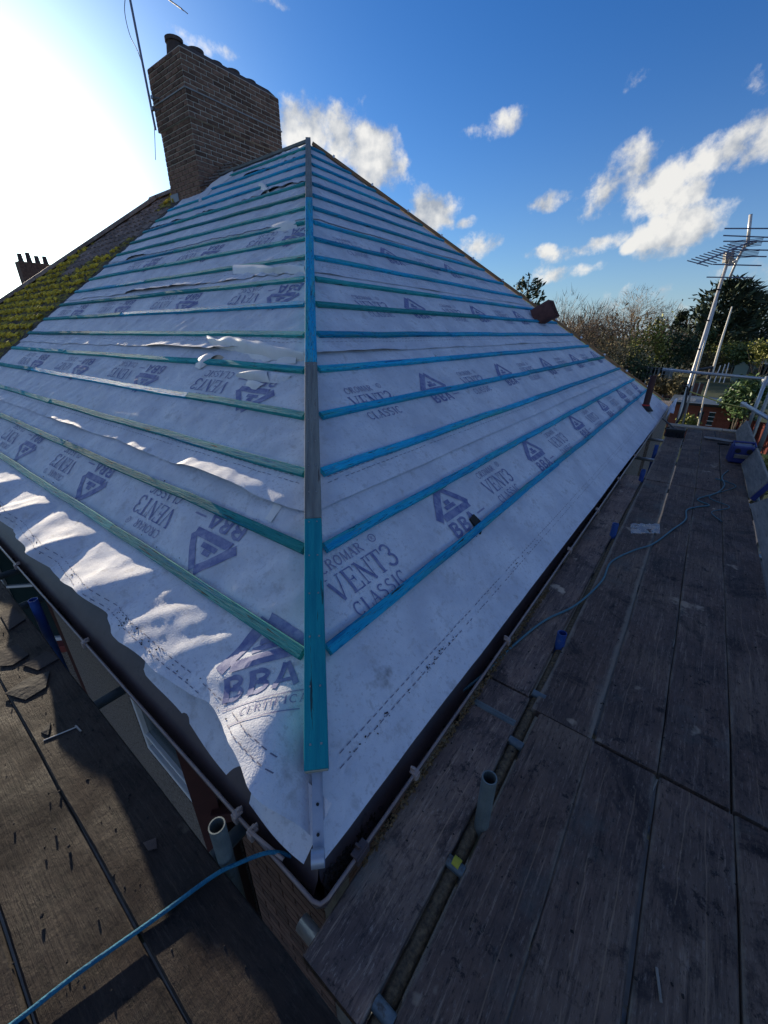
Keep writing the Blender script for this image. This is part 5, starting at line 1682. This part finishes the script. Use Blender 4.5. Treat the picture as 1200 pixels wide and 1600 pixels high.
bush(1000, 578, 54, 76, 60, 'dark ivy mass under the yellow-green ivy tree', LEAF_D, 2200, .36)
bush(930, 560, 53, 120, 90, 'broad brown winter thicket beyond the far hip', LEAF_B, 3600, .30, name='thicket', clumps=60)
bush(870, 560, 56, 80, 90, 'shaded brown thicket behind the roof edge', LEAF_B, 2000, .32, name='thicket', clumps=40)
evergreen(1068, 486, 66, 46, 'dark upright evergreen left of the aerial mast', LEAF_C, 1300, .4)
bush(1052, 552, 60, 70, 76, 'dark green shrub mass left of the aerial mast', LEAF_D, 2400, .34, clumps=40)
evergreen(1118, 512, 62, 34, 'narrow dark conifer between the mast and the big cypress', LEAF_D, 900, .36)
evergreen(1150, 438, 66, 100, 'big spreading dark cypress at the right of the photo', LEAF_C, 3800, .55, elong=2.2, tier=False, name='cypress')
evergreen(1190, 462, 70, 66, 'second dark cypress crown at the right frame edge', LEAF_C, 1600, .55, elong=2.2, tier=False, name='cypress')
bush(1098, 568, 60, 60, 44, 'brown-green hedge below the narrow conifer', LEAF_B, 1800, .32, name='hedge')
bush(1130, 553, 62, 70, 40, 'yellow-green hedge in front of the big cypress', LEAF_Y, 2000, .34, name='hedge')
bush(1165, 556, 58, 60, 36, 'mid green hedge under the low pale outbuilding', LEAF_M, 1800, .32, name='hedge')
bush(1198, 552, 54, 50, 44, 'bright green hedge at the right frame edge', LEAF_Y, 1400, .3, name='hedge')
bush(1168, 622, 33, 62, 60, 'glossy sunlit laurel behind the end guard rail', LEAF_L, 2600, .24, name='laurel', clumps=44)
bush(1152, 652, 36, 52, 56, 'dark laurel mass between the garden room and glossy laurel', LEAF_D, 2400, .20, name='laurel', clumps=44)
bush(1074, 658, 31, 30, 24, 'small yellow-green bush in front of the garden room', LEAF_Y, 900, .15)
bush(1197, 742, 13, 30, 90, 'yellow-green shrub below the leaning toe board', LEAF_Y, 900, .12)
bush(1030, 604, 39.9, 34, 34, 'brown shrub beside the vent pipe', LEAF_B, 1500, .22)
bush(1056, 604, 39, 24, 30, 'dark brown hedge along the brown fence', LEAF_B, 1500, .22, name='hedge')
# far belt of woodland closing the view
wd_ = MB(); r = np.random.default_rng(5)
for i in range(150):
    x = r.uniform(-110, 90); y = r.uniform(150, 220); hgt = r.uniform(8, 14)
    leaves(wd_, (x, y, GZ + hgt * .5), 60, (3.2, 3.2, hgt * .26), 1.1, r, elong=1.6)
tag(wd_.build('far_woodland', LEAF_B), 'distant brown winter woodland along the horizon', 'woodland', kind='stuff')
